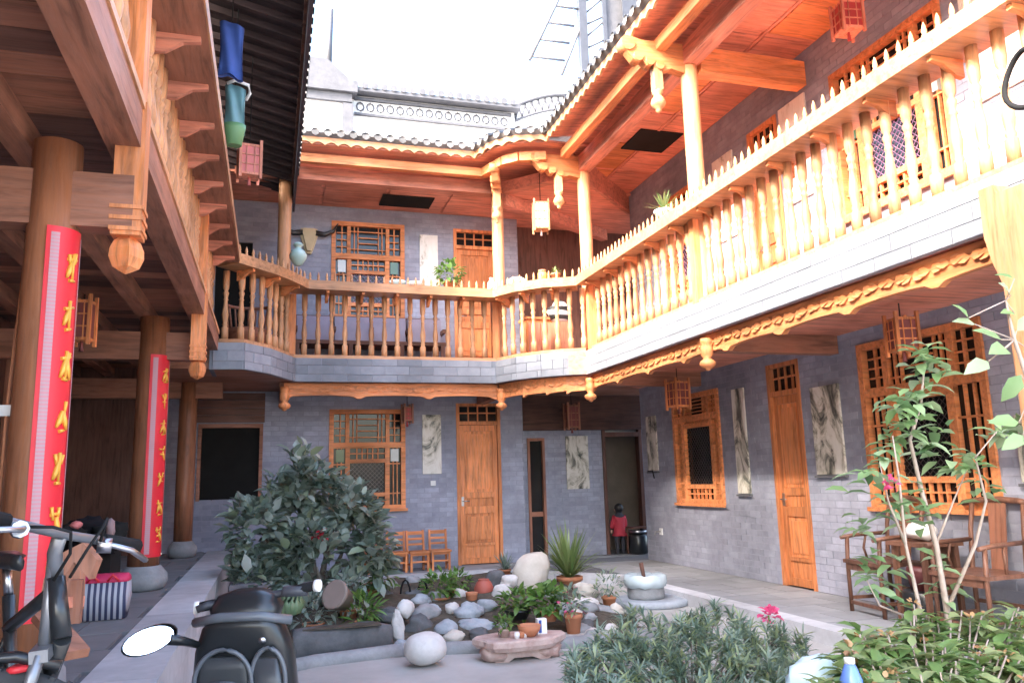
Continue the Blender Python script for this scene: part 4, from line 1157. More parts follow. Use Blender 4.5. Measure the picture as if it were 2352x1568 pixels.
# ---- old armchairs by the right wall
def armchair():
    e = empty("armchair", (0, 0, 0)); M = W_FUR
    for sx in (-1, 1):
        p = MB(); p.tube([(sx*.25, -.22, 0), (sx*.25, -.22, .46), (sx*.25, -.2, .7)], .02, 8); p.build("leg", M, e)
        p = MB(); p.tube([(sx*.25, .22, 0), (sx*.25, .22, .47), (sx*.25, .25, .8), (sx*.24, .29, 1.02)], .02, 8); p.build("leg", M, e)
        p = MB(); p.tube([(sx*.25, -.27, .69), (sx*.255, -.1, .71), (sx*.25, .24, .72)], .019, 8); p.build("armrest", M, e)
        p = MB(); p.tube([(sx*.25, .0, .47), (sx*.27, -.02, .58), (sx*.25, 0, .7)], .013, 6); p.build("arm_support", M, e)
        MB().box(sx*.25-.012, sx*.25+.012, -.2, .2, .11, .14).build("stretcher", M, e)
    MB().box(-.28, .28, -.25, .25, .45, .485).build("seat", M, e)
    MB().box(-.23, .23, -.235, -.21, .39, .449).build("apron", M, e); MB().box(-.23, .23, -.235, -.2, .07, .1).build("stretcher", M, e); MB().box(-.23, .23, .21, .235, .2, .23).build("stretcher", M, e)
    p = MB(); p.tube([(-.34, .3, 1.02), (-.2, .295, 1.045), (0, .285, 1.06), (.2, .295, 1.045), (.34, .3, 1.02)], .026, 8); p.build("top_rail", M, e)
    p = MB(); p.prism([(-.07, .487), (.07, .487), (.08, 1.04), (-.08, 1.04)], lambda a, b, t: (a, .235+(b-.487)*.1+t, b), -.008, .008); p.build("splat", W_BZ, e)
    return e
ac = armchair(); ac.location = (5.6, 6.5, .004); ac.rotation_euler.z = R_(-90-6)
tag(ac, "dark wooden armchair left of the cluttered side table, right wall", "armchair", "old armchairs by the right wall")
ac2 = copy_tree(ac); ac2.location = (5.6, 5.42, .004); ac2.rotation_euler.z = R_(-90+3); tag(ac2, "dark wooden armchair nearer the camera, under the big window", "armchair", "old armchairs by the right wall")
st = empty("side_table", (5.6, 5.98, 0), label="dark square side table with odds and ends between the two armchairs", cat="table")
for sx in (-1, 1):
    for sy in (-1, 1): bar("leg", W_FUR, st, 5.6+sx*.17-.02, 5.6+sx*.17+.02, 5.98+sy*.17-.02, 5.98+sy*.17+.02, .004, .66)
bar("top", W_FUR, st, 5.38, 5.82, 5.76, 6.2, .662, .70); bar("shelf", W_FUR, st, 5.42, 5.78, 5.8, 6.16, .25, .275); bar("back_board", W_FUR, st, 5.77, 5.79, 5.82, 6.14, .276, .65)
MB().ball((5.55, 5.95, .79), .12, 12, 7, .15, (1, 1.2, .7)).build("paper_bag", M_WHITEP, org=(5.55, 5.95, .7), label="crumpled white plastic bag on the side table", cat="bag")
MB().lathe([(.1, 0), (.13, .16), (.12, .2), (.02, .21)], (5.56, 6.0, .276), 14).build("bucket", plain("dull_maroon_plastic", (.09, .02, .02), .5), org=(5.56, 6, .276), label="dark red pail on the shelf of the side table", cat="pail")
MB().lathe([(.16, 0), (.19, .26), (.17, .27)], (5.55, 5.98, .006), 16).build("black_pot", M_BLACKP, org=(5.55, 5.98, 0), label="black tub on the floor under the side table", cat="tub")

# ---- fittings on the walls
MB().box(2.5, 2.58, YB-.03, YB-.007, 1.28, 1.36).build("wall_socket", M_WHITEP, org=(2.54, YB, 1.3), label="white wall socket under the far stone picture", cat="socket")
e = empty("water_tap", (XR-.02, 11.75, .45), label="small white tap on the right wall near the recess", cat="tap")
MB().box(XR-.03, XR-.007, 11.71, 11.79, .42, .52).build("plate", M_WHITEP, e); MB().tube([(XR-.03, 11.75, .47), (XR-.12, 11.75, .47), (XR-.13, 11.75, .42)], .014, 8).build("spout", M_METAL, e)
MB().tube([(XR-.02, 12.1, 1.42), (XR-.06, 11.85, 1.42), (XR-.06, 11.8, 1.3)], .01, 6).build("iron_hook", M_BLACKR, org=(XR, 12, 1.4), label="black iron hook under the dim stone picture", cat="hook")

# ---- person in the doorway
pe = empty("person", (5.92, 13.3, .004), label="small person in a red jacket seen from behind in the doorway", cat="person")
def skin(name, verts, edges, radii, mat, parent, root=0, lv=2):
    me = bpy.data.meshes.new(name); me.from_pydata(verts, edges, []); me.materials.append(mat)
    o = bpy.data.objects.new(name, me); COL.objects.link(o); o.parent = parent
    sm = o.modifiers.new("skin", 'SKIN'); me.skin_vertices.new() if not me.skin_vertices else None
    for i, r in enumerate(radii):
        sv = me.skin_vertices[0].data[i]; sv.radius = (r, r) if not isinstance(r, tuple) else r
        sv.use_root = (i == root)
    sm.use_smooth_shade = True
    ss = o.modifiers.new("sub", 'SUBSURF'); ss.levels = ss.render_levels = lv
    return o
SK = [(0, 0, .42), (0, 0, .55), (0, 0, .66), (0, .005, .71), (0, -.01, .78), (0, -.005, .84), (-.09, 0, .64), (-.125, -.02, .52), (-.12, -.07, .42), (.09, 0, .64), (.125, -.02, .52), (.12, -.07, .42),
      (-.055, 0, .36), (-.06, -.01, .2), (-.06, 0, .035), (-.062, -.06, .02), (.055, 0, .36), (.06, .01, .2), (.06, .01, .035), (.062, -.05, .02)]
SE = [(0, 1), (1, 2), (2, 3), (3, 4), (4, 5), (2, 6), (6, 7), (7, 8), (2, 9), (9, 10), (10, 11), (0, 12), (12, 13), (13, 14), (14, 15), (0, 16), (16, 17), (17, 18), (18, 19)]
SRd = [.085, .085, .075, .035, .07, .055, .035, .028, .02, .035, .028, .02, .05, .042, .03, .022, .05, .042, .03, .022]
body = skin("body", SK, SE, SRd, M_TROUSER, pe)
JK = SK[:3] + [SK[6], SK[7], (-.12, -.06, .44), SK[9], SK[10], (.12, -.06, .44), (0, 0, .36)]
jk = skin("jacket", JK, [(0, 1), (1, 2), (2, 3), (3, 4), (4, 5), (2, 6), (6, 7), (7, 8), (0, 9)], [.105, .102, .088, .05, .043, .038, .05, .043, .038, .1], M_JACKET, pe)
MB().ball((0, .006, .795), .083, 16, 10, .02, (1, 1, 1.02)).build("hair", M_HAIR, None).parent = pe
mb = MB()
mb.ball((0, -.075, .77), .055, 12, 8, 0, (1, .6, 1.1)); mb.ball((0, -.115, .765), .012, 8, 6)
for s in (-1, 1):
    mb.ball((s*.075, -.01, .77), .018, 8, 6, 0, (.5, 1, 1.3)); mb.ball((s*.12, -.075, .405), .022, 8, 6, 0, (.8, 1, 1.3))
    for q in range(4): mb.tube([(s*.12+(q-1.5)*.008, -.078, .39), (s*.12+(q-1.5)*.008, -.085, .36)], .005, 5)
    mb.tube([(s*.1, -.08, .405), (s*.095, -.09, .385)], .006, 5)
fo = mb.build("face_and_hands", M_SKIN, None); fo.parent = pe
pe.rotation_euler.z = math.pi
ct_ = empty("cooking_cart", (6.2, 13.2, .004), label="low black cart with a pan beside the red-jacketed person", cat="cart")
MB().lathe([(.15, 0), (.17, .03), (.17, .3), (.15, .33)], (6.22, 13.2, .006), 16).build("body", M_BLACKP, ct_); MB().lathe([(.13, .34), (.17, .4), (.16, .4), (.12, .35)], (6.22, 13.2, .006), 16).build("pan", M_METAL, ct_)
bar("shelf", W_DX, ct_, 6.05, 6.4, 13.05, 13.35, .45, .47)
for sx in (6.07, 6.38): bar("leg", W_DZ, ct_, sx-.015, sx+.015, 13.3, 13.33, .006, .45)

# ---- couplet banners on the pillars, with gold brush characters
def banner(pil, r, z0, z1, a0, a1, label, seed):
    rn = random.Random(seed); x, y = pil; R = r*1.035
    e = empty("couplet_banner", (x, y, z0), label=label, cat="banner", group="red paper couplets on the pillars")
    def arc(mb, b0, b1, za, zb, rad, n=8):
        vs = [(x+rad*math.cos(b0+(b1-b0)*i/n), y+rad*math.sin(b0+(b1-b0)*i/n), z) for z in (za, zb) for i in range(n+1)]
        vs += [(x+(rad-.004)*math.cos(b0+(b1-b0)*i/n), y+(rad-.004)*math.sin(b0+(b1-b0)*i/n), z) for z in (za, zb) for i in range(n+1)]
        q = n+1
        fs = [(i, i+1, q+i+1, q+i) for i in range(n)] + [(2*q+i, 3*q+i, 3*q+i+1, 2*q+i+1) for i in range(n)]
        return mb.add(vs, fs, True)
    A0, A1 = R_(a0), R_(a1)
    arc(MB(), A0, A1, z0, z1, R+.004).build("paper", M_REDPAPER, e)
    arc(MB(), A0+(A1-A0)*.1, A0+(A1-A0)*.28, z0+.03, z1-.03, R+.007, 4).build("printed_border", M_PALEPAPER, e)
    arc(MB(), A0+(A1-A0)*.9, A0+(A1-A0)*.97, z0+.03, z1-.03, R+.007, 4).build("printed_border", M_PALEPAPER, e)
    n = 7; ch = (z1-z0)/(n+.6); mid = A0+(A1-A0)*.62; wA = (A1-A0)*.15
    for i in range(n):
        zc = z1-ch*(i+.8); mb = MB()
        S_ = lambda u, v: (x+(R+.009)*math.cos(mid+wA*u), y+(R+.009)*math.sin(mid+wA*u), zc+ch*.3*v)
        strokes = [[(-.9, .5), (.9, .6)], [(0, 1), (.05, -.9)], [(-.1, .4), (-.5, -.2), (-.95, -.7)], [(.1, .3), (.5, -.3), (.95, -.8)], [(-.6, -.1), (.6, -.05)], [(-.7, .9), (-.5, .2)], [(.6, 1), (.4, .3)], [(-.5, -.9), (.5, -.85)]]
        rn.shuffle(strokes)
        for stv in strokes[:rn.randint(4, 6)]:
            mb.tube([S_(u+rn.uniform(-.08, .08), v+rn.uniform(-.08, .08)) for u, v in stv], [.009]+[.014]*(len(stv)-2)+[.006], 6)
        mb.build("gold_character", M_GOLD, e)
    return e
banner(PIL[0], PR[0], .78, 2.56, -88, 6, "red couplet with gold characters on the near pillar", 3)
banner(PIL[1], PR[1], .72, 2.62, -92, 4, "red couplet with gold characters on the second pillar, behind the woven bag", 5)
e = empty("wall_switch", (-1.42, 4.1, 1.7), label="white switch box on the wire left of the near pillar", cat="switch")
p = at(15, 943, Y=4.2); MB().box(p.x-.03, p.x+.03, 4.18, 4.22, p.z-.025, p.z+.025).build("box", M_WHITEP, e); q = at(75, 450, Y=4.2)
MB().tube([(p.x, 4.2, p.z-.6), (p.x, 4.2, p.z), (q.x, 4.2, q.z), (q.x, 4.2, 2.72)], .008, 5).build("wire", M_TERRA, e)

# ================================================================== GARDEN
def gz(x, y):
    """height of the planted mound"""
    k = max(0, min(1, (y-7.45)/1.6)); e = max(0, min(1, (x-.05)/.35))*max(0, min(1, (3.75-x)/.4))*max(0, min(1, (11.2-y)/.5))
    return -.13 + (.24*k+.02*math.sin(5*x+3*y)+.015*math.sin(9*y-4*x))*e
mb = MB(); nx, ny = 44, 40; vs = [(0+4.5*i/nx, 7.45+3.8*j/ny, gz(4.5*i/nx, 7.45+3.8*j/ny)) for j in range(ny+1) for i in range(nx+1)]
mb.add(vs, [(j*(nx+1)+i, j*(nx+1)+i+1, (j+1)*(nx+1)+i+1, (j+1)*(nx+1)+i) for j in range(ny) for i in range(nx)], True)
mb.build("garden_soil", M_SOIL, kind="structure", label="dark planted mound in the middle of the court")
bp_ = [at(x, y, Z=-.1) for x, y in ((660, 1535), (720, 1522), (800, 1512), (900, 1500), (1000, 1494), (1110, 1490), (1300, 1480), (1420, 1468), (1560, 1440))]
mb = MB().tube([(p.x, p.y, -.1+RND.uniform(-.008, .008)) for p in bp_], [.07+RND.uniform(-.008, .008) for _ in bp_], 8); mb.build("garden_kerb", M_ROCKS[1], kind="structure", label="low rounded concrete kerb round the rock garden")

rocks = [  # px centre, py base, width px, height px, depth Y, material, label, jitter, squash
 (1025, 1468, 58, 46, 7.85, 3, "round speckled boulder at the front of the rock garden", .06),
 (917, 1472, 30, 72, 7.75, 0, "upright pale slab stone at the end of the trough", .1),
 (965, 1462, 64, 52, 8.05, 2, "mossy dark stone between the upright slab and speckled boulder", .12),
 (898, 1428, 72, 36, 8.2, 2, "flat dark ledge stone behind the stone trough", .1),
 (975, 1424, 70, 38, 8.35, 1, "flat grey ledge stone right of the small white stone", .1),
 (930, 1412, 40, 36, 8.1, 0, "small white stone perched on the dark ledge stones", .08),
 (1040, 1408, 34, 26, 8.4, 0, "small pale stone right of the grey ledge stone", .1),
 (1078, 1424, 66, 40, 8.25, 3, "blue-grey rock behind the speckled boulder", .14),
 (1092, 1462, 86, 46, 7.9, 3, "low blue-grey rock beside the pink stone table", .14),
 (1118, 1402, 46, 30, 8.5, 3, "pale blue rock below the terracotta jar", .1),
 (1150, 1382, 44, 44, 8.8, 0, "round white stone in front of the tall boulder", .05),
 (1214, 1366, 84, 104, 9.2, 4, "tall leaning cream boulder crowning the rock garden", .055),
 (1132, 1352, 42, 46, 9.4, 2, "dark grey rock left of the tall boulder", .12),
 (1168, 1345, 40, 28, 9.0, 0, "small white tilted slab leaning on the tall boulder", .1),
 (1262, 1384, 66, 38, 8.8, 1, "grey wedge rock right of the tall boulder", .15),
 (1345, 1376, 56, 42, 8.9, 4, "pointed pale rock beside the spiky plant", .15),
 (1342, 1398, 70, 28, 8.5, 0, "white flat block in front of the pointed rock", .12),
 (1418, 1418, 34, 34, 8.2, 4, "square tan stone at the foot of the millstone", .08),
 (1375, 1416, 100, 28, 8.3, 1, "long flat brown-grey stone below the white block", .1),
 (1385, 1446, 86, 26, 7.9, 2, "low dark flat stone behind the feathery shrub", .1),
 (1358, 1470, 46, 30, 7.5, 0, "white rounded stone by the terracotta pot", .06),
 (892, 1360, 50, 36, 10.0, 1, "grey rounded rock at the back of the garden below the chairs", .1),
 (948, 1356, 46, 34, 10.1, 1, "grey rock below the rightmost small chairs", .1),
 (885, 1392, 50, 40, 9.2, 2, "dark brown rock under the bush's right side", .12),
 (948, 1388, 48, 36, 9.3, 2, "dark rock below the bent wire loops", .12),
 (1000, 1390, 44, 34, 9.0, 1, "grey rock under the bright green pot plant", .12),
 (1300, 1408, 60, 30, 8.4, 1, "grey rock behind the stone table's right side", .12),
 (1060, 1380, 36, 30, 9.0, 0, "pale rock left of the red jar", .1),
]
rr = random.Random(4)
for px, py, wp, hp, Y, mi, lab, jit in rocks:
    p = at(px, py, Y=Y); k = (p-CAM).dot(_f)/FPX
    wv, hv = wp*k, hp*k
    mb = MB(); mb.ball((p.x, p.y, p.z+hv*.38), .5, 26, 18, jit, (wv, wv*.8, hv*1.12), rr)
    if "tall" in lab or "upright" in lab:
        tall = "tall" in lab
        mb.v = [(p.x+(x-p.x)*((1+.4*max(0, (z-p.z)/hv-.4)) if tall else 1)+.16*(z-p.z)*(1 if tall else -.6), y, (min(z, p.z+hv*(.9+.1*(x-p.x)/wv)) if tall else z)) for x, y, z in mb.v]
    mb.build("rock", M_ROCKS[mi], org=(p.x, p.y, p.z), label=lab, cat="rock", group="stones of the rock garden")
for k in range(26):
    px, py = rr.uniform(880, 1420), rr.uniform(1395, 1462); p = at(px, py, Z=.0); z = gz(p.x, p.y); r = rr.uniform(.04, .085)
    MB().ball((p.x, p.y, z+r*.3), r, 16, 11, .12, (1.2, 1, .75), rr).build("pebble", M_ROCKS[rr.choice((0, 1, 1, 2, 3, 4))], org=(p.x, p.y, z), label="small loose stone on the soil between the garden rocks", cat="stone", group="small loose stones of the garden")
p = at(985, 1538, Z=-.12); mb = MB().ball((p.x, p.y+.16, .015), .17, 28, 18, .03, (1.02, .95, .78), rr)
mb.build("boulder", M_ROCKS[0], org=(p.x, p.y+.16, -.12), label="smooth white boulder alone on the courtyard floor", cat="boulder")

# stone trough
a = at(672, 1508, Y=7.25); b = at(905, 1478, Y=7.4); mb = MB(); n = 16; vs = []; fs = []
for i in range(n+1):
    t = i/n; c = Vector((a.x+(b.x-a.x)*t, a.y+(b.y-a.y)*t+.14, 0)); e_ = 1-.35*max(0, t-.85)/.15
    q = 12
    for k in range(q):
        th = 2*math.pi*k/q; sx = math.copysign(abs(math.cos(th))**.5, math.cos(th)); sz = math.copysign(abs(math.sin(th))**.5, math.sin(th))
        vs.append((c.x, c.y+.15*sx*e_+.008*math.sin(9*t+k), .005+(.125*sz*e_+.008*math.sin(14*t+2*k))*(1-.12*t)))
fs = [(i*q+k, i*q+(k+1) % q, (i+1)*q+(k+1) % q, (i+1)*q+k) for i in range(n) for k in range(q)] + [tuple(range(q))[::-1], tuple(n*q+k for k in range(q))]
mb.add(vs, fs, True); tr = mb.build("stone_trough", M_ROCKS[2], org=(a.x, a.y, -.12), label="long dark stone trough in front of the bush", cat="trough")
mb = MB(); mb.box(a.x+.08, b.x-.12, a.y+.06, a.y+.22, .118, .128); mb.build("soil", M_SOIL, tr)

# pink stone table
T = at(1195, 1460, Y=6.65); tz = T.z
e = empty("stone_table", (T.x, 6.65, -.12), label="low pink stone table with two stubby feet", cat="table")
mb = MB(); n = 20; top = []
for k in range(n):
    a = 2*math.pi*k/n; r = 1+.08*math.sin(3*a+1)+.05*math.sin(5*a)
    top.append((.385*r*math.copysign(abs(math.cos(a))**.8, math.cos(a)), .22*r*math.sin(a)))
vs = []
for sc_, z in ((.9, tz-.085), (1.0, tz-.05), (1.0, tz-.012), (.96, tz)):
    vs += [(T.x+x*sc_, 6.68+y*sc_, z) for x, y in top]
mb.add(vs, [(i*n+k, i*n+(k+1) % n, (i+1)*n+(k+1) % n, (i+1)*n+k) for i in range(3) for k in range(n)] + [tuple(range(n))[::-1], tuple(3*n+k for k in range(n))])
mb.build("top", M_PINKST, e)
for sx, r in ((-.2, .13), (.22, .12)):
    mb = MB().ball((T.x+sx, 6.67, (tz-.07-.12)/2), .5, 14, 10, .13, (r*2.1, r*2, (tz+.06)*1.25), rr); mb.v = [(x, y, max(z, -.119)) for x, y, z in mb.v]; mb.build("foot", M_PINKST, e)
mb = MB(); mb.prism([(-.3, tz-.1), (.3, tz-.1), (.2, tz-.2), (.08, tz-.15), (-.08, tz-.15), (-.2, tz-.22)], lambda a, b, t: (T.x+a, 6.67+t, b), -.1, .1); mb.build("apron", M_PINKST, e)
# things on it
def on_table(px, Y=6.65): return at(px, 1450, Y=Y).x
x = on_table(1160); potted("potted_plant", (x, 6.66, tz), .05, .07, M_PINKST, L_GREEN, 60, .06, .025, .07, "tiny leafy pot on the left of the stone table", (1, 1, .8))
x = on_table(1213); MB().lathe([(.05, 0), (.09, .05), (.1, .09), (.085, .09), (.05, .02)], (x, 6.62, tz), 16).build("clay_bowl", M_TERRA, org=(x, 6.62, tz), label="red clay bowl in the middle of the stone table", cat="bowl")
x = on_table(1248); e = empty("carton", (x, 6.7, tz), label="blue and white carton on the stone table", cat="carton")
bar("body", M_WHITEP, e, x-.04, x+.04, 6.67, 6.73, tz, tz+.12); bar("blue_panel", M_BLUEC, e, x-.032, x-.008, 6.666, 6.669, tz+.01, tz+.11)
for i, px in enumerate((1180, 1192, 1200)):
    x = on_table(px); MB().lathe([(.018, 0), (.024, .03), (.02, .05)], (x, 6.56+.015*i, tz), 10).build("tea_cup", M_TERRA if i % 2 else M_WHITEP, org=(x, 6.56, tz), label=("leftmost small cup in front of the clay bowl", "middle small clay cup in front of the clay bowl", "right small white cup in front of the clay bowl")[i], cat="cup", group="little cups on the stone table")

# pots and small plants in the rock garden
def gp(px, py, Y): p = at(px, py, Y=Y); return (p.x, p.y, p.z)
potted("potted_plant", gp(1318, 1458, 7.5), .085, .2, M_TERRA, L_PINE, 110, .08, .03, .13, "tall terracotta pot with red bloom right of the stone table", flower=L_FLOW)
potted("potted_plant", gp(1012, 1392, 9.0), .1, .1, M_TERRA, L_GREEN, 200, .1, .035, .17, "bright green pot plant among the garden stones", (1.1, 1, .9))
potted("potted_plant", gp(1052, 1375, 9.2), .08, .1, M_TERRA, L_GREEN, 120, .08, .03, .13, "green pot plant with orange pot left of the red jar")
potted("potted_plant", gp(1190, 1420, 7.9), .13, .09, M_BLACKP, L_GREEN, 120, .12, .05, .14, "sprawling plant in a dark bowl behind the stone table", (1.3, 1, .7))
potted("potted_plant", gp(1262, 1425, 7.7), .09, .1, M_TERRA, L_GREEN, 150, .1, .06, .14, "broad-leaved green plant behind the blue and white carton")
potted("potted_plant", gp(1310, 1372, 9.3), .15, .25, M_TERRA, L_SPIKY, 130, .72, .03, .3, "tall spiky plant with pale arching leaves", spiky=True)
potted("potted_plant", gp(1160, 1325, 10.2), .08, .1, M_TERRA, L_CAM, 60, .28, .02, .15, "small dark spiky plant behind the tall boulder", spiky=True)
potted("potted_plant", gp(1400, 1400, 8.6), .08, .15, M_TERRA, L_PINE, 150, .09, .02, .15, "grey-green pot plant left of the millstone")
potted("potted_plant", gp(835, 1440, 7.9), .08, .06, M_TERRA, L_GREEN, 110, .14, .03, .13, "light green plant sprouting behind the trough", (1.1, 1, 1))
potted("potted_plant", gp(720, 1450, 8.1), .1, .08, M_TERRA, L_CAM, 160, .12, .04, .2, "dark leafy plant behind the trough near the scooter", (1.3, 1, .8))
potted("potted_plant", gp(860, 1380, 9.4), .1, .14, M_TERRA, L_GREEN, 130, .13, .06, .2, "large-leaved green plant at the right foot of the bush")
potted("potted_plant", gp(800, 1420, 8.6), .1, .1, M_TERRA, L_CAM, 140, .1, .05, .2, "low green plant under the middle of the bush")
p = gp(1112, 1378, 9.0); MB().lathe([(.06, 0), (.1, .06), (.11, .14), (.08, .2), (.06, .22), (.065, .23)], p, 16).build("clay_jar", plain("red_clay", (.4, .1, .07), .6), org=p, label="round dark red clay jar among the stones", cat="jar")
p = gp(1084, 1390, 8.8); MB().lathe([(.05, 0), (.065, .12), (.07, .14), (.06, .14)], p, 14).build("clay_pot", M_TERRA, org=p, label="small empty terracotta pot beside the red jar", cat="pot")
p = gp(665, 1412, 7.2); mb = MB()
for k in range(14):
    a = 2*math.pi*k/14; mb.tube([(p[0]+.1*math.cos(a)*math.sin(t), p[1]+.1*math.sin(a)*math.sin(t), p[2]+.1-.1*math.cos(t)) for t in (.2, .8, 1.57, 2.3, 2.95)], [.012, .028, .032, .028, .012], 6)
mb.build("cactus", leafmat("cactus_skin", [(.1, .16, .08), (.14, .2, .1)], 0), org=p, label="round ribbed cactus right of the scooter", cat="cactus")
p = gp(795, 1400, 8.0); mb = MB().lathe([(.09, 0), (.13, .16), (.14, .17), (.14, .2), (.12, .2)], (0, 0, 0), 16)
o = bpy.data.objects.new("fallen_pot", mb.mesh("fallen_pot", plain("grey_brown_clay", (.26, .2, .17), .8))); COL.objects.link(o); o.location = (p[0], p[1], p[2]+.08); o.rotation_euler = (R_(40), R_(-55), 0)
tag(o, "grey-brown clay pot tipped on its side under the bush", "pot")
wl = MB()
for sx in (0, .1):
    q = gp(925+sx*400, 1395, 9.3); wl.tube([(q[0]+.09*math.cos(t)+.02*t, q[1], q[2]+.3*math.sin(t)) for t in [k*math.pi/8 for k in range(9)]], .012, 6)
wl.build("wire_loops", M_BLACKR, org=gp(925, 1395, 9.3), label="bent black wire loops below the small chairs", cat="wire")

# millstone
M_ = gp(1485, 1390, 8.75); mz = M_[2]+.07
e = empty("millstone", (M_[0], M_[1], -.1), label="round stone mill with plastic-wrapped lid and wooden handle", cat="mill")
MB().lathe([(.3, -.12), (.32, mz-.06)], (M_[0], M_[1], 0), 20).build("plinth", M_ROCKS[2], e)
MB().lathe([(.38, mz-.07), (.43, mz-.05), (.43, mz), (.39, mz+.015)], (M_[0]+.06, M_[1], 0), 28).build("pan", M_ROCKS[3], e)
MB().lathe([(.205, mz+.015), (.215, mz+.05), (.21, mz+.17), (.2, mz+.18)], (M_[0], M_[1], 0), 24).build("upper_stone", M_ROCKS[1], e)
mb = MB().lathe([(.235, 0), (.25, .05), (.24, .12), (.22, .13), (.1, .125)], (M_[0], M_[1], mz+.15), 24)
mb.v = [(x, y, z+.012*math.sin(7*math.atan2(y-M_[1], x-M_[0]))) for x, y, z in mb.v]; mb.build("plastic_cover", plain("clear_plastic_sheet", (.5, .58, .6), .2), e)
MB().tube([(M_[0]-.06, M_[1]-.1, mz+.25), (M_[0]-.09, M_[1]-.1, mz+.42)], [.022, .026], 8).build("handle", W_DZ, e)

# ---- camellia bush
def branchy(mb, base, tips, r0, rnd, n=6):
    base = Vector(base)
    for tp in tips:
        tp = Vector(tp); mid = base.lerp(tp, .5)+Vector((rnd.uniform(-.08, .08), rnd.uniform(-.08, .08), rnd.uniform(-.02, .1)))
        mb.tube([base, base.lerp(mid, .5), mid, mid.lerp(tp, .5), tp], [r0, r0*.8, r0*.55, r0*.35, r0*.12], n)
    return mb
c = at(705, 1200, Y=9.3); gb = (c.x+.12, 9.35, gz(c.x+.12, 9.35)-.02)
bu = empty("camellia_bush", gb, label="big dark green camellia bush with red blooms", cat="bush")
rn = random.Random(21)
blobs = [((c.x+.02, 9.3, c.z+.02), .66, 1500), ((c.x-.5, 9.2, c.z-.05), .42, 620), ((c.x+.42, 9.15, c.z-.22), .46, 760), ((c.x-.05, 9.3, c.z+.4), .42, 520), ((c.x-.55, 9.1, c.z-.62), .34, 420), ((c.x+.1, 9.0, c.z-.45), .5, 620), ((c.x+.66, 9.0, c.z-.4), .27, 200), ((c.x+.38, 9.2, c.z+.2), .34, 330)]
mb = MB()
for cc, Rr, n in blobs: leaves(mb, cc, Rr, int(n*.6), .16, .085, rn, (1, .9, .95), .2, .55, .2, clump=16)
mb.build("crown", L_CAM, bu)
mb = branchy(MB(), (gb[0], gb[1], gb[2]), [b_[0] for b_ in blobs], .05, rn); mb.build("trunk", M_BARK, bu)
mb = MB()
for px, py in ((738, 1228),):
    q = at(px, py, Y=8.7); leaves(mb, (q.x, q.y, q.z), .06, 16, .06, .05, rn, shell=.2)
mb.build("bloom", leafmat("red_petal", [(.3, .01, .02), (.45, .03, .04)], .2), bu)

# ---- feathery shrub in the foreground: whorls of narrow leaves
def feathery(name, whorls, leafm, label, stem_base, L=.11, wd=.013, per=26, extra=None, cat="shrub", lean=.5):
    e = empty(name, stem_base, label=label, cat=cat)
    mb = MB(); st = MB()
    for p in whorls:
        p = Vector(p); ax = Vector((rn.uniform(-lean, lean), rn.uniform(-lean, lean), 1)).normalized()
        s1 = ax.orthogonal().normalized(); s2 = ax.cross(s1)
        for k in range(per):
            a = rn.uniform(0, 6.28); el = rn.uniform(-.2, 1.2); off = rn.uniform(-.09, .03)
            d = (s1*math.cos(a)+s2*math.sin(a))*math.cos(el)+ax*math.sin(el); l = L*rn.uniform(.7, 1.2)
            mb.leaf(p+ax*off, d, ax, l, wd*rn.uniform(.8, 1.3), .1, .15)
        if rn.random() < .25: b_ = Vector(stem_base); st.tube([b_+Vector((rn.uniform(-.06, .06), rn.uniform(-.06, .06), 0)), b_.lerp(p, .6)+Vector((0, 0, -.05)), p], [.01, .007, .004], 4)
    mb.build("foliage", leafm, e); st.build("stem", M_BARK, e)
    return e
wh = []
for k in range(330):
    px = rn.uniform(1310, 1850); top = 1398 + 70*((px-1560)/270)**2 + (25 if px < 1420 else 0) + 12*math.sin(px*.03)
    py = rn.uniform(top, 1640); Y = 4.6 + (1600-py)/200*.75 + rn.uniform(-.15, .15)
    q = at(px, py, Y=max(4.1, Y)); wh.append((q.x, q.y, max(-.05, q.z)))
q = at(1590, 1600, Y=4.9); feathery("feathery_shrub", wh, L_PINE, "wide feathery grey-green shrub in the right foreground", (q.x, q.y, -.12), .1, .014, 30)
mb = MB(); ft = empty("pink_flower", (0, 0, 0)); q = at(1765, 1412, Y=5.3); ft.location = q; tag(ft, "pink bloom at the right end of the feathery shrub", "flower")
leaves(mb, q, .055, 34, .05, .045, rn, shell=.2); mb.build("petals", L_FLOW, ft); MB().tube([q, (q.x+.02, q.y, q.z-.3), (q.x, q.y, -.12)], .006, 5).build("stalk", L_GREEN, ft)

# ---- broad-leaved bush in the right corner
def leafy_bush(name, base, tips, leafm, label, n_per, L, wd, flower=None, cat="bush"):
    e = empty(name, base, label=label, cat=cat)
    mb = MB(); tw = MB()
    for tp in tips:
        tp = Vector(tp); b_ = Vector(base)+Vector((rn.uniform(-.08, .08), rn.uniform(-.08, .08), 0))
        tw.tube([b_, b_.lerp(tp, .5)+Vector((0, 0, .04)), tp], [.012, .008, .004], 5)
        for k in range(n_per):
            a = k*2.4+rn.uniform(-.3, .3); el = rn.uniform(-.15, .85); off = rn.uniform(0, .16)
            d = Vector((math.cos(a)*math.cos(el), math.sin(a)*math.cos(el), math.sin(el)))
            mb.leaf(tp-Vector((0, 0, off)), d, (rn.uniform(-.3, .3), rn.uniform(-.3, .3), 1), L*rn.uniform(.7, 1.15), wd*rn.uniform(.8, 1.15), .14, .22)
    mb.build("foliage", leafm, e); tw.build("twigs", M_TWIG, e)
    if flower:
        fm_ = MB()
        for tp in tips[::9]: leaves(fm_, tp, .025, 12, .03, .02, rn, shell=.2)
        fm_.build("bud", flower, e)["kind"] = "stuff"
    return e
tips = []
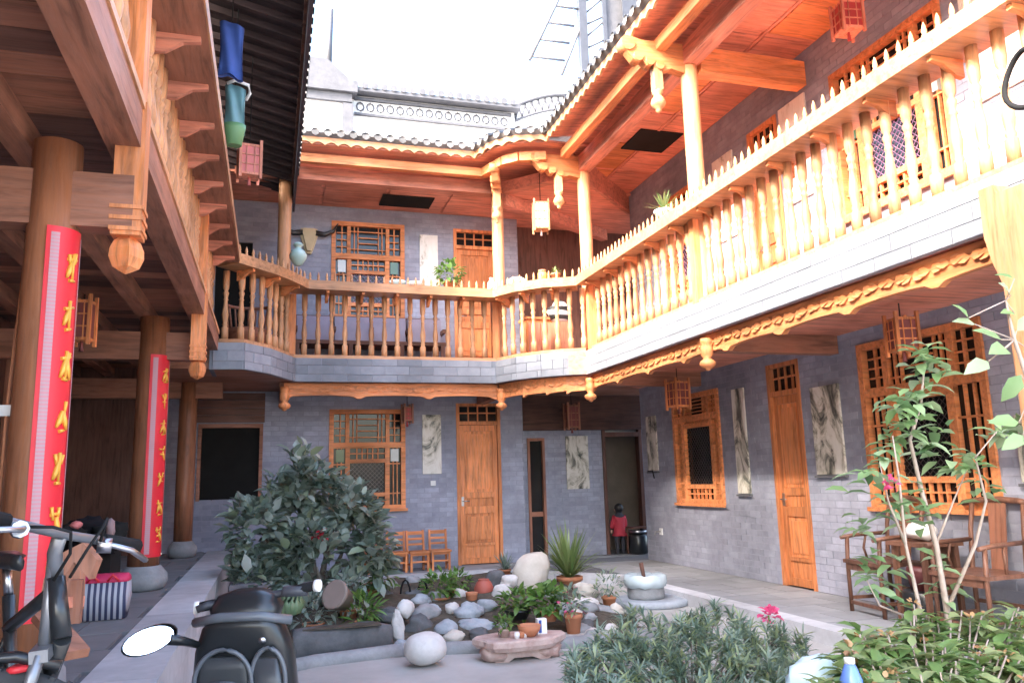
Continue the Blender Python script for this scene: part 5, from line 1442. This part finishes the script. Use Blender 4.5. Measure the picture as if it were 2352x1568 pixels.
for k in range(230):
    px = rn.uniform(1890, 2430); top = 1400 + (60 if px < 1960 else 0) + 14*math.sin(px*.05) + max(0, (2060-px))*.25
    py = rn.uniform(top, 1700); Y = 2.6 + (1640-py)/240*.75 + rn.uniform(-.1, .1); q = at(px, py, Y=max(2.35, Y)); tips.append((q.x, q.y, max(.0, q.z)))
q = at(2150, 1640, Y=2.8); leafy_bush("azalea_bush", (q.x, q.y, -.12), tips, L_AZA, "bright green bush with dry buds in the right corner", 13, .125, .046, L_DRY)

# ---- thin sapling in front of the big window
rn = random.Random(5)
e = empty("sapling", (0, 0, 0), label="thin sapling with pale twigs before the big window", cat="tree")
b0 = at(2175, 1480, Y=3.6); e.location = (b0.x, b0.y, -.12)
tw = MB(); lf = MB()
def stem(pts, Y, r0, Y2=None):
    P = [at(px, py, Y=Y+((Y2 or Y)-Y)*i/(len(pts)-1)) for i, (px, py) in enumerate(pts)]
    tw.tube(P, [r0*(1-.75*i/(len(P)-1)) for i in range(len(P))], 6); return P
def tuft(p, n, L, wd, spread=.06):
    for k in range(n):
        a = k*2.4+rn.uniform(-.4, .4); el = rn.uniform(-.35, .8)
        d = Vector((math.cos(a)*math.cos(el), math.sin(a)*math.cos(el), math.sin(el)))
        lf.leaf(Vector(p)+Vector((rn.uniform(-1, 1), rn.uniform(-1, 1), rn.uniform(-1, 1)))*spread, d, (rn.uniform(-.4, .4), rn.uniform(-.4, .4), 1), L*rn.uniform(.75, 1.2), wd*rn.uniform(.8, 1.15), .14, .25)
stem([(2210, 1700), (2175, 1400), (2150, 1250), (2115, 1120), (2090, 1010), (2115, 930), (2125, 820)], 3.6, .02)
stem([(2150, 1700), (2120, 1430), (2080, 1250), (2065, 1100), (2050, 1000)], 3.5, .014)
stem([(2175, 1400), (2240, 1250), (2265, 1150), (2240, 1050), (2290, 990)], 3.6, .012, 3.3)
stem([(2080, 1250), (2040, 1150), (2020, 1060)], 3.5, .008)
stem([(2120, 1430), (2020, 1390), (1990, 1330)], 3.5, .008)
stem([(2150, 1250), (2190, 1150), (2220, 1080)], 3.6, .008)
for px, py, n, k in ((2125, 815, 16, 1), (2135, 860, 14, 1), (2110, 910, 14, 1), (2060, 935, 16, 1), (2090, 985, 14, 1), (2050, 1010, 12, 1), (2020, 1070, 9, 1.1), (1985, 1110, 8, 1.1), (2130, 1040, 8, 1.1), (2160, 1000, 7, 1),
                    (2080, 1130, 10, 1), (2190, 1070, 9, 1), (2225, 1060, 12, 1), (2290, 985, 9, 1.1), (2330, 985, 9, 1.1), (2060, 1180, 10, 1), (2130, 1190, 8, 1), (1970, 1210, 8, 1), (2260, 1130, 9, .9),
                    (2040, 1290, 7, 1), (2150, 1300, 7, .9), (2010, 1350, 9, 1), (2180, 1350, 7, .9), (2000, 1320, 7, 1)):
    tuft(at(px, py, Y=3.55+rn.uniform(-.1, .1)), int(n*1.25), .115*k, .055*k)
tw.build("trunk", M_TWIG, e); lf.build("crown", L_SAP, e)
fb = MB(); leaves(fb, at(2048, 1108, Y=3.45), .03, 18, .035, .03, rn, shell=.2); fb.build("bloom", L_FLOW, e)
# branch with big leaves near the post
e = empty("leafy_branch_tree", (0, 0, 0), label="young tree with large light green leaves at the right post", cat="tree")
q = at(2385, 1500, Y=2.6); e.location = (q.x, q.y, -.12); tw = MB(); lf = MB()
P = [at(x, y, Y=2.6) for x, y in ((2420, 1700), (2400, 1200), (2370, 900), (2330, 780), (2310, 690))]; tw.tube(P, [.02, .016, .012, .008, .004], 6)
for (x, y, dx, dz, L) in ((2310, 800, -.9, -.1, .15), (2300, 780, -.7, .5, .12), (2270, 830, -1, -.3, .14), (2240, 745, -1, .3, .1), (2225, 730, -.6, .8, .09), (2335, 760, .3, .3, .12), (2320, 680, -.6, .5, .1), (2330, 720, -1, .1, .09), (2345, 860, -.4, -.6, .14), (2360, 800, .4, .2, .13), (2330, 640, -.5, .3, .08), (2340, 970, -1, .15, .13), (2350, 1000, -.9, -.4, .12), (2370, 960, .2, .5, .12)):
    q = at(x, y, Y=2.6); lf.leaf(q, (dx, rn.uniform(-.5, .3), dz), (rn.uniform(-.2, .4), -.9, .6), L, L*.5, .14, .15)
    tw.tube([q, min(P, key=lambda k: (k-q).length)], .003, 4)
tw.build("trunk", M_TWIG, e); lf.build("crown", L_SAP, e)

# plastic bag and bottle in the corner
rn = random.Random(8)
q = at(1895, 1560, Y=3.3); mb = MB().ball((q.x, q.y, max(q.z-.05, .05)), .16, 18, 12, .14, (1.3, .9, .9), rn); mb.build("plastic_bag", M_PALETEAL, org=(q.x, q.y, -.05), label="pale teal plastic bag lying between the two foreground bushes", cat="bag")
q = at(1955, 1560, Y=2.75); e = empty("bottle", (q.x, q.y, q.z-.2), label="blue plastic bottle among the leaves in the right corner", cat="bottle")
MB().lathe([(.04, -.2), (.042, 0), (.025, .045), (.018, .06)], (q.x, q.y, q.z), 14).build("body", plain("blue_plastic", (.12, .22, .6), .25), e); MB().lathe([(.02, .06), (.02, .08)], (q.x, q.y, q.z), 12).build("cap", M_WHITEP, e)
MB().lathe([(.13, 0), (.16, q.z-.2+.12)], (q.x, q.y, -.12), 16).build("planter", M_TERRA, org=(q.x, q.y, -.12), label="round clay planter under the blue bottle", cat="planter")

# ================================================================== BICYCLES, SCOOTER AND THE CLUTTER AT THE HALL
def bicycle(loc, rz, sc_, lean, label, framem, forkm, steer=.35, tilt=0, bars=0):
    """local x = forward, origin on the floor under the middle of the bike"""
    root = empty("bicycle", loc, label=label, cat="bicycle", group="bicycles parked at the hall")
    root.rotation_euler = (lean, 0, rz); root.scale = (sc_,)*3
    def put(mb, n, mt, par=root):
        o = bpy.data.objects.new(n, mb.mesh(n, mt)); COL.objects.link(o); o.parent = par; return o
    def ring(c, R, r, ang, n=36, q=8):
        mb = MB(); u = Vector((math.cos(ang), math.sin(ang), 0)); z = Vector((0, 0, 1)); s = Vector((-math.sin(ang), math.cos(ang), 0)); vs = []
        for i in range(n):
            a = 2*math.pi*i/n; d = u*math.cos(a)+z*math.sin(a)
            for k in range(q):
                b = 2*math.pi*k/q; vs.append(Vector(c)+d*(R+r*math.cos(b))+s*r*math.sin(b))
        mb.add(vs, [(i*q+k, i*q+(k+1) % q, ((i+1) % n)*q+(k+1) % q, ((i+1) % n)*q+k) for i in range(n) for k in range(q)], True); return mb
    def wheel(c, ang):
        w_ = put(ring(c, .315, .03, ang), "wheel", M_TYRE)
        put(ring(c, .285, .011, ang), "rim", M_METAL, w_)
        sp = MB(); u = Vector((math.cos(ang), math.sin(ang), 0)); s = Vector((-math.sin(ang), math.cos(ang), 0))
        for i in range(20):
            a = 2*math.pi*i/20; d = u*math.cos(a)+Vector((0, 0, 1))*math.sin(a); sp.tube([Vector(c)+s*(.03 if i % 2 else -.03), Vector(c)+d*.285], .0025, 4)
        sp.tube([Vector(c)-s*.05, Vector(c)+s*.05], .022, 10); put(sp, "spokes", M_METAL, w_)
        kn = MB()
        for i in range(48):
            a = 2*math.pi*i/48; d = u*math.cos(a)+Vector((0, 0, 1))*math.sin(a); p = Vector(c)+d*.341
            kn.beam(p-s*.018, p+s*.018, .014, .012, up=d)
        put(kn, "tread", M_TYRE, w_)["kind"] = "stuff"
    RW, FW0 = Vector((-.5, 0, .343)), Vector((.55, 0, .343))
    piv = Vector((.36, 0, 0)); RM = Matrix.Rotation(steer, 3, 'Z')
    T_ = lambda x, y, z: piv + RM @ (Vector((x, y, z))-piv)
    FW = T_(*FW0)
    wheel(RW, 0); wheel(FW, steer)
    hd0, hd1 = Vector((.37, 0, .74)), Vector((.32, 0, .9)); st_ = Vector((-.12, 0, .82)); bb = Vector((-.06, 0, .3))
    put(MB().tube([hd0, bb], .024, 10).tube([hd1-Vector((0, 0, .03)), st_-Vector((0, 0, .1))], .02, 10).tube([bb, st_], .019, 10).tube([hd0, hd1], .026, 10)
        .tube([RW+Vector((0, .06, 0)), st_-Vector((0, 0, .12))], .011, 8).tube([RW+Vector((0, -.06, 0)), st_-Vector((0, 0, .12))], .011, 8)
        .tube([RW+Vector((0, .06, 0)), bb], .012, 8).tube([RW+Vector((0, -.06, 0)), bb], .012, 8), "frame", framem)
    fk = MB().beam(T_(.40, -.085, .715), T_(.40, .085, .715), .045, .032)
    for k in (-1, 1):
        fk.tube([T_(.40, .07*k, .72), T_(.45, .07*k, .56)], .017, 10); fk.tube([T_(.45, .07*k, .58), T_(.55, .065*k, .343)], [.027, .024], 10)
    fk.tube([T_(.46, -.07, .56), T_(.47, -.04, .62), T_(.475, 0, .64), T_(.47, .04, .62), T_(.46, .07, .56)], .014, 8)
    fk.tube([T_(.40, 0, .72), hd1+Vector((-.01, 0, .06))], .018, 8); put(fk, "fork", forkm)
    RB = Matrix.Rotation(bars, 3, 'Z')      # the bars are knocked askew against the fork
    B_ = lambda x, y, z: piv + RB @ (Vector((x, y, z))-piv)
    hb = B_(.36, 0, 1.0)
    st2 = MB().tube([hd1, Vector((.315, 0, .97)), hb+Vector((0, 0, .02))], .021, 8)
    tl = tilt
    st2.tube([B_(.37-abs(y)*.1, y, 1.02+.05*abs(y)+tl*y) for y in (-.31, -.12, 0, .12, .31)], .0135, 8); h_ = put(st2, "handlebar", forkm)
    for k in (-1, 1):
        put(MB().tube([B_(.352, k*.17, 1.029+tl*k*.17), B_(.338, k*.34, 1.037+tl*k*.34)], .021, 10), "grip", M_BLACKR, h_)
        put(MB().tube([B_(.37, k*.13, 1.02+tl*k*.13), B_(.43, k*.2, 1.0+tl*k*.2), B_(.4, k*.3, .985+tl*k*.3)], .009, 6), "brake_lever", M_METAL, h_)
        put(MB().tube([B_(.36, k*.14, 1.01+tl*k*.14), B_(.39, k*.165, 1.01+tl*k*.16)], .022, 8), "lever_clamp", M_METAL, h_)
        put(MB().tube([B_(.38, k*.13, 1.02+tl*k*.13), B_(.43, k*.1, 1.05), B_(.45, k*.06, 1.03), B_(.42, k*.03, .97), Vector((.37, k*.02, .9))], .0045, 5), "cable", M_BLACKR, h_)
    cr = T_(.46, 0, .67)
    put(MB().tube([st_, st_+Vector((-.02, 0, .09))], .014, 8), "seat_post", M_METAL)
    sd = MB(); prof = [(-.16, .09), (-.1, .085), (0, .045), (.09, .02), (.14, .012)]; vs = []
    for x, w2 in prof:
        for k in range(8):
            a = 2*math.pi*k/8; vs.append((-.14+x, w2*math.cos(a), .925+.025*math.sin(a)))
    sd.add(vs, [(i*8+k, i*8+(k+1) % 8, (i+1)*8+(k+1) % 8, (i+1)*8+k) for i in range(4) for k in range(8)]+[tuple(range(8))[::-1], tuple(32+k for k in range(8))], True); put(sd, "saddle", M_BLACKP)
    ck = MB().tube([bb+Vector((0, .07, 0)), bb+Vector((0, -.07, 0))], .03, 10).tube([bb+Vector((0, .08, 0)), bb+Vector((.12, .08, -.12))], .011, 6).tube([bb+Vector((0, -.08, 0)), bb+Vector((-.12, -.08, .12))], .011, 6)
    ck.beam(bb+Vector((.12, .08, -.12)), bb+Vector((.12, .18, -.12)), .08, .02).beam(bb+Vector((-.12, -.08, .12)), bb+Vector((-.12, -.18, .12)), .08, .02); put(ck, "crank", M_METAL)
    put(MB().tube([FW + RM @ Vector((.375*math.cos(t), 0, .375*math.sin(t))) for t in (.9, 1.2, 1.5, 1.8, 2.1)], .016, 6), "mudguard", M_BLACKP)
    put(MB().lathe([(.028, 0), (.03, .012), (.02, .016)], (0, 0, 0), 10), "reflector", M_REDPL).location = cr
    put(MB().tube([RW+Vector((.1, .07, 0)), Vector((-.3, .22, -.02))], .009, 6), "kickstand", M_METAL)
    return root
# nearest bike: front wheel towards the camera
def park(px, py, Y, head, s_, lean, label, fm, km, steer):
    """stand a bike on the platform so that its stem is where the stem of the real one is"""
    H = at(px, py, Y=Y); a = math.atan2(head[1], head[0]); q = Matrix.Rotation(a, 3, 'Z') @ Matrix.Rotation(lean, 3, 'X') @ (Vector((.36, 0, 1.02))*s_)
    bicycle((H.x-q.x, H.y-q.y, .424), a, s_, lean, label, fm, km, steer, -.28, R_(30))
park(140, 1200, 2.05, (.5, -.87), .80, R_(4), "silver-forked mountain bike at the left edge, its handlebar turned", M_BLACKP, M_SILVER, R_(-116))

# ---- scooter
sx0 = at(560, 1480, Y=3.7); e = empty("scooter", (sx0.x, 3.7, -.12), R_(-14), label="black scooter with a chrome-faced mirror parked by the hall platform", cat="scooter")
def sput(mb, n, mt, par=e):
    o = bpy.data.objects.new(n, mb.mesh(n, mt)); COL.objects.link(o); o.parent = par; return o
def loft(secs, n=20, p=.55, caps=True):
    """secs: (centre, half width x, half depth y) at heights"""
    mb = MB(); vs = []
    for (cx, cy, cz), a, b in secs:
        for k in range(n):
            t = 2*math.pi*k/n; ct, st__ = math.cos(t), math.sin(t)
            vs.append((cx+a*math.copysign(abs(ct)**p, ct), cy+b*math.copysign(abs(st__)**p, st__), cz))
    m_ = len(secs)
    mb.add(vs, [(i*n+k, i*n+(k+1) % n, (i+1)*n+(k+1) % n, (i+1)*n+k) for i in range(m_-1) for k in range(n)], True)
    if caps: mb.f += [tuple(range(n))[::-1], tuple((m_-1)*n+k for k in range(n))]; mb.sm += [False, False]
    return mb
# local: y = forward (away from the camera), x = right
sput(loft([((0, .1, .28), .17, .1), ((0, .08, .45), .20, .1), ((0, .05, .62), .215, .09), ((0, .03, .78), .20, .085), ((0, .0, .88), .165, .08), ((0, -.01, .93), .11, .06)]), "leg_shield", M_BLACKP)
pnl = sput(loft([((-.06, -.035, .42), .105, .02), ((-.06, -.05, .6), .11, .022), ((-.06, -.06, .72), .1, .022), ((-.06, -.06, .77), .08, .02)], 16, .4), "glove_box", plain("matt_black_panel", (.04, .043, .046), .4))
sput(MB().tube([(-.15, -.062, .66), (-.06, -.085, .675), (.03, -.062, .66)], .008, 6), "glove_box_lip", M_STEEL, pnl)
for x in (-.1, -.02): sput(MB().ball((x, -.085, .6), .008, 8, 6), "knob", M_STEEL, pnl)
sput(loft([((.12, -.03, .45), .06, .03), ((.125, -.045, .62), .065, .03), ((.11, -.05, .76), .055, .03)], 14, .45), "knee_panel", plain("dark_knee_panel", (.05, .053, .057), .3))
sput(MB().ball((.09, -.05, .83), .022, 12, 8), "ignition_lock", M_METAL)
sput(loft([((0, .02, .88), .13, .08), ((0, .04, .95), .15, .09), ((0, .05, 1.0), .12, .08), ((0, .06, 1.02), .06, .05)], 18, .6), "handlebar_cowl", M_BLACKP)
hbm = sput(MB().tube([(-.2, .0, .95), (-.16, .01, .965), (0, .03, .98), (.14, .04, 1.0), (.27, .02, 1.025)], .016, 10), "handlebar", M_STEEL)
for sgn, a, b in ((-1, (-.13, .02, .968), (-.2, .03, .955)), (1, (.16, .035, 1.005), (.29, .015, 1.03))):
    sput(MB().tube([a, b], .021, 10), "grip", M_BLACKR, hbm); sput(MB().tube([b, Vector(b)+Vector((sgn*.02, -.005, 0))], .026, 10), "grip_end", M_WHITEP, hbm)
    sput(MB().tube([Vector(a)+Vector((0, .05, 0)), Vector(a).lerp(Vector(b), .5)+Vector((0, .07, .01)), Vector(b)+Vector((0, .04, .01))], .009, 6), "brake_lever", M_SILVER, hbm)
sput(loft([((.2, .03, .99), .06, .03), ((.2, .03, 1.03), .05, .028)], 12), "switch_box", M_STEEL, hbm)
RIM_GLINT = plain("rim_reflection_grey", (.11, .12, .135), .3)  # lighter grey for added tubes that draw reflections on the black panel edges
for cxr, wr, zb, zt, yy in ((-.06, .115, .42, .80, -.075), (.12, .07, .46, .8, -.07)):
    sput(MB().tube([(cxr-wr, yy+.025, zb)]+[(cxr-wr*math.cos(t), yy-.006*math.sin(t), zt-.13+.13*math.sin(t)) for t in [k*math.pi/14 for k in range(15)]]+[(cxr+wr, yy+.025, zb)], .01, 8), "panel_rim_glint", RIM_GLINT)
sput(MB().tube([(-.2, -.02, .9), (-.08, -.07, .925), (.08, -.07, .925), (.2, -.02, .9)], .02, 8), "cowl_lip", RIM_GLINT)
mi = sput(MB().tube([(-.17, -.06, .82), (-.2, -.14, .85), (-.24, -.2, .872)], [.014, .018, .024], 8), "mirror_arm", M_BLACKP)
mm = MB(); n = 20
vs = []
for sc2, dy in ((.6, .03), (1, .012), (1, -.004)):
    for k in range(n):
        t = 2*math.pi*k/n; vs.append((-.30+.088*sc2*math.cos(t)+.01*math.sin(t), -.232+dy+.016*math.sin(t)*sc2+.042*math.cos(t)*sc2, .875+.054*sc2*math.sin(t)+.014*math.cos(t)*sc2))
mm.add(vs, [(i*n+k, i*n+(k+1) % n, (i+1)*n+(k+1) % n, (i+1)*n+k) for i in range(2) for k in range(n)]+[tuple(range(n))[::-1]], True)
ms = sput(mm, "mirror_shell", M_BLACKP)
mm = MB(); mm.add([(-.30+.08*math.cos(2*math.pi*k/n), -.240+.016*math.sin(2*math.pi*k/n)+.042*math.cos(2*math.pi*k/n), .875+.047*math.sin(2*math.pi*k/n)+.014*math.cos(2*math.pi*k/n)) for k in range(n)], [tuple(range(n))[::-1]]); sput(mm, "mirror_glass", plain("mirror_silver", (.85, .85, .86), .03, 1), ms)
sput(loft([((0, -.25, .28), .16, .3), ((0, -.25, .33), .17, .31)], 20, .5), "footboard", M_BLACKR)
sput(loft([((0, -.72, .3), .15, .25), ((0, -.72, .5), .17, .28), ((0, -.7, .62), .15, .26)], 20, .6), "rear_body", M_BLACKP); sput(loft([((0, -.72, .622), .14, .28), ((0, -.74, .7), .13, .28)], 20, .6), "seat", M_BLACKR)
for y_ in (.3, -.8):
    tw_ = MB(); vs = []; n, q = 28, 8
    for i in range(n):
        a = 2*math.pi*i/n
        for k in range(q):
            b = 2*math.pi*k/q; R2 = .17+.045*math.cos(b); vs.append((.045*math.sin(b), y_+R2*math.cos(a), .215+R2*math.sin(a)))
    tw_.add(vs, [(i*q+k, i*q+(k+1) % q, ((i+1) % n)*q+(k+1) % q, ((i+1) % n)*q+k) for i in range(n) for k in range(q)], True); wl_ = sput(tw_, "wheel", M_BLACKR)
    sput(MB().tube([(-.03, y_, .215), (.03, y_, .215)], .12, 16), "hub", M_SILVER, wl_)
sput(loft([((0, .3, .36), .07, .2), ((0, .28, .44), .06, .16), ((0, .2, .5), .04, .1)], 16, .7), "front_mudguard", M_BLACKP)
sput(MB().tube([(0, .3, .215), (0, .16, .6), (0, .06, .92)], .022, 8), "fork", M_STEEL)
sput(MB().ball((0, .145, .9), .07, 14, 10, 0, (1.2, .6, .9)), "headlight", M_GLASSP)

# ---- woven bag
q = at(232, 1424, Z=.424); bx_, by_ = q.x, q.y+.1; k = (q-CAM).dot(_f)/FPX; bwid, bh = 105*k, 100*k
e = empty("woven_bag", (bx_, by_, .424), label="striped woven bag with a pink-red zip top on the hall floor", cat="bag")
loft([((bx_, by_, .426), bwid*.46, .11), ((bx_, by_, .426+bh*.5), bwid*.52, .13), ((bx_, by_, .426+bh*.84), bwid*.5, .11)], 20, .35).build("body", stripes("woven_stripe", (.04, .045, .1), (.42, .42, .46), 0, 26), e)
loft([((bx_, by_, .426+bh*.83), bwid*.51, .115), ((bx_, by_, .426+bh*.93), bwid*.5, .09), ((bx_, by_, .426+bh), bwid*.46, .04)], 20, .4).build("zip_top", plain("pink_red_nylon", (.55, .03, .1), .6), e)
for s2 in (-.4, .4):
    MB().tube([(bx_+s2*bwid*.8, by_-.1, .426+bh*.84), (bx_+s2*bwid*.5, by_-.12, .426+bh*1.0), (bx_+s2*bwid*.2, by_-.1, .426+bh*.84)], .01, 6).build("handle", M_REDPL, e)

# ---- wooden bench leaning in pieces, planks
def P3(x, y, Y): return at(x, y, Y=Y)
e = empty("wooden_trestle", P3(140, 1400, 3.3), label="orange-brown wooden trestle behind the bicycles", cat="trestle")
def wbeam(n, a, b, w1, h1, mt=W_RZ): MB().beam(a, b, w1, h1).build(n, mt, e)
n_ = Vector((.5, .85, 0)).normalized()
def panel(nm, pts, Y, th, mt):
    P = [P3(x, y, Y) for x, y in pts]; n = len(P); mb = MB(); mb.add(P+[p+n_*th for p in P], [tuple(range(n)), tuple(range(n, 2*n))[::-1]]+[(i, n+i, n+(i+1) % n, (i+1) % n) for i in range(n)]); mb.build(nm, mt, e)
panel("side_board", ((85, 1420), (100, 1330), (130, 1275), (190, 1245), (222, 1285), (205, 1330), (170, 1290), (140, 1335), (125, 1420)), 3.3, .03, W_BZ)
panel("back_board", ((135, 1400), (150, 1310), (185, 1300), (180, 1400)), 3.75, .03, W_BZ)
MB().beam(P3(100, 1412, 3.2), P3(178, 1502, 3.0), .075, .03).build("leg", W_BX, e); MB().beam(P3(178, 1330, 3.5), P3(172, 1430, 3.5), .04, .04).build("leg", W_BZ, e)
MB().beam(P3(125, 1385, 3.35), P3(185, 1380, 3.6), .03, .04).build("rail", W_RX, e)
# ---- dark bags heaped against the hall wall
rn = random.Random(14)
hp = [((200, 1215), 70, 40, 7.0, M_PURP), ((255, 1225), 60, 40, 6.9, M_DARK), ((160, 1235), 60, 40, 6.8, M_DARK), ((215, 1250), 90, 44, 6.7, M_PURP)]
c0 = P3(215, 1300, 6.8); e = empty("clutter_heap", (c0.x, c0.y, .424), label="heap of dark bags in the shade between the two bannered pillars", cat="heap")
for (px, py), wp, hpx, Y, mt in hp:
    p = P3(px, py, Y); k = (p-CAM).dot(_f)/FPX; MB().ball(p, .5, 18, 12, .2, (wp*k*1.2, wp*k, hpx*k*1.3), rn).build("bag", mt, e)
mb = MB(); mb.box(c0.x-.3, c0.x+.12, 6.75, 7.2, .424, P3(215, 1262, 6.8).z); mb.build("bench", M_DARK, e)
for (px, py), mt, nm in (((176, 1205), M_PAPERPK, "bundle"), ((255, 1212), plain("dusty_pink_cloth", (.3, .2, .2), .8), "bundle")):
    p = P3(px, py, 6.5); MB().ball(p, .04, 12, 8, .12, (1, 1, .7) if px < 200 else (.8, 1, 1.6), rn).build(nm, mt, e)
# ---- hoop hung at the near end of the right balcony
q = at(2356, 180, X=4.1); mb = MB().tube([(4.1+.02*math.sin(t*2), q.y+.14*math.cos(t), q.z+.17*math.sin(t)) for t in [k*math.pi/12 for k in range(25)]], .016, 8, False)
ho = mb.build("wheel_hoop", M_BLACKR, org=(4.1, q.y, q.z), label="black hoop hanging at the near end of the sunny handrail", cat="hoop")
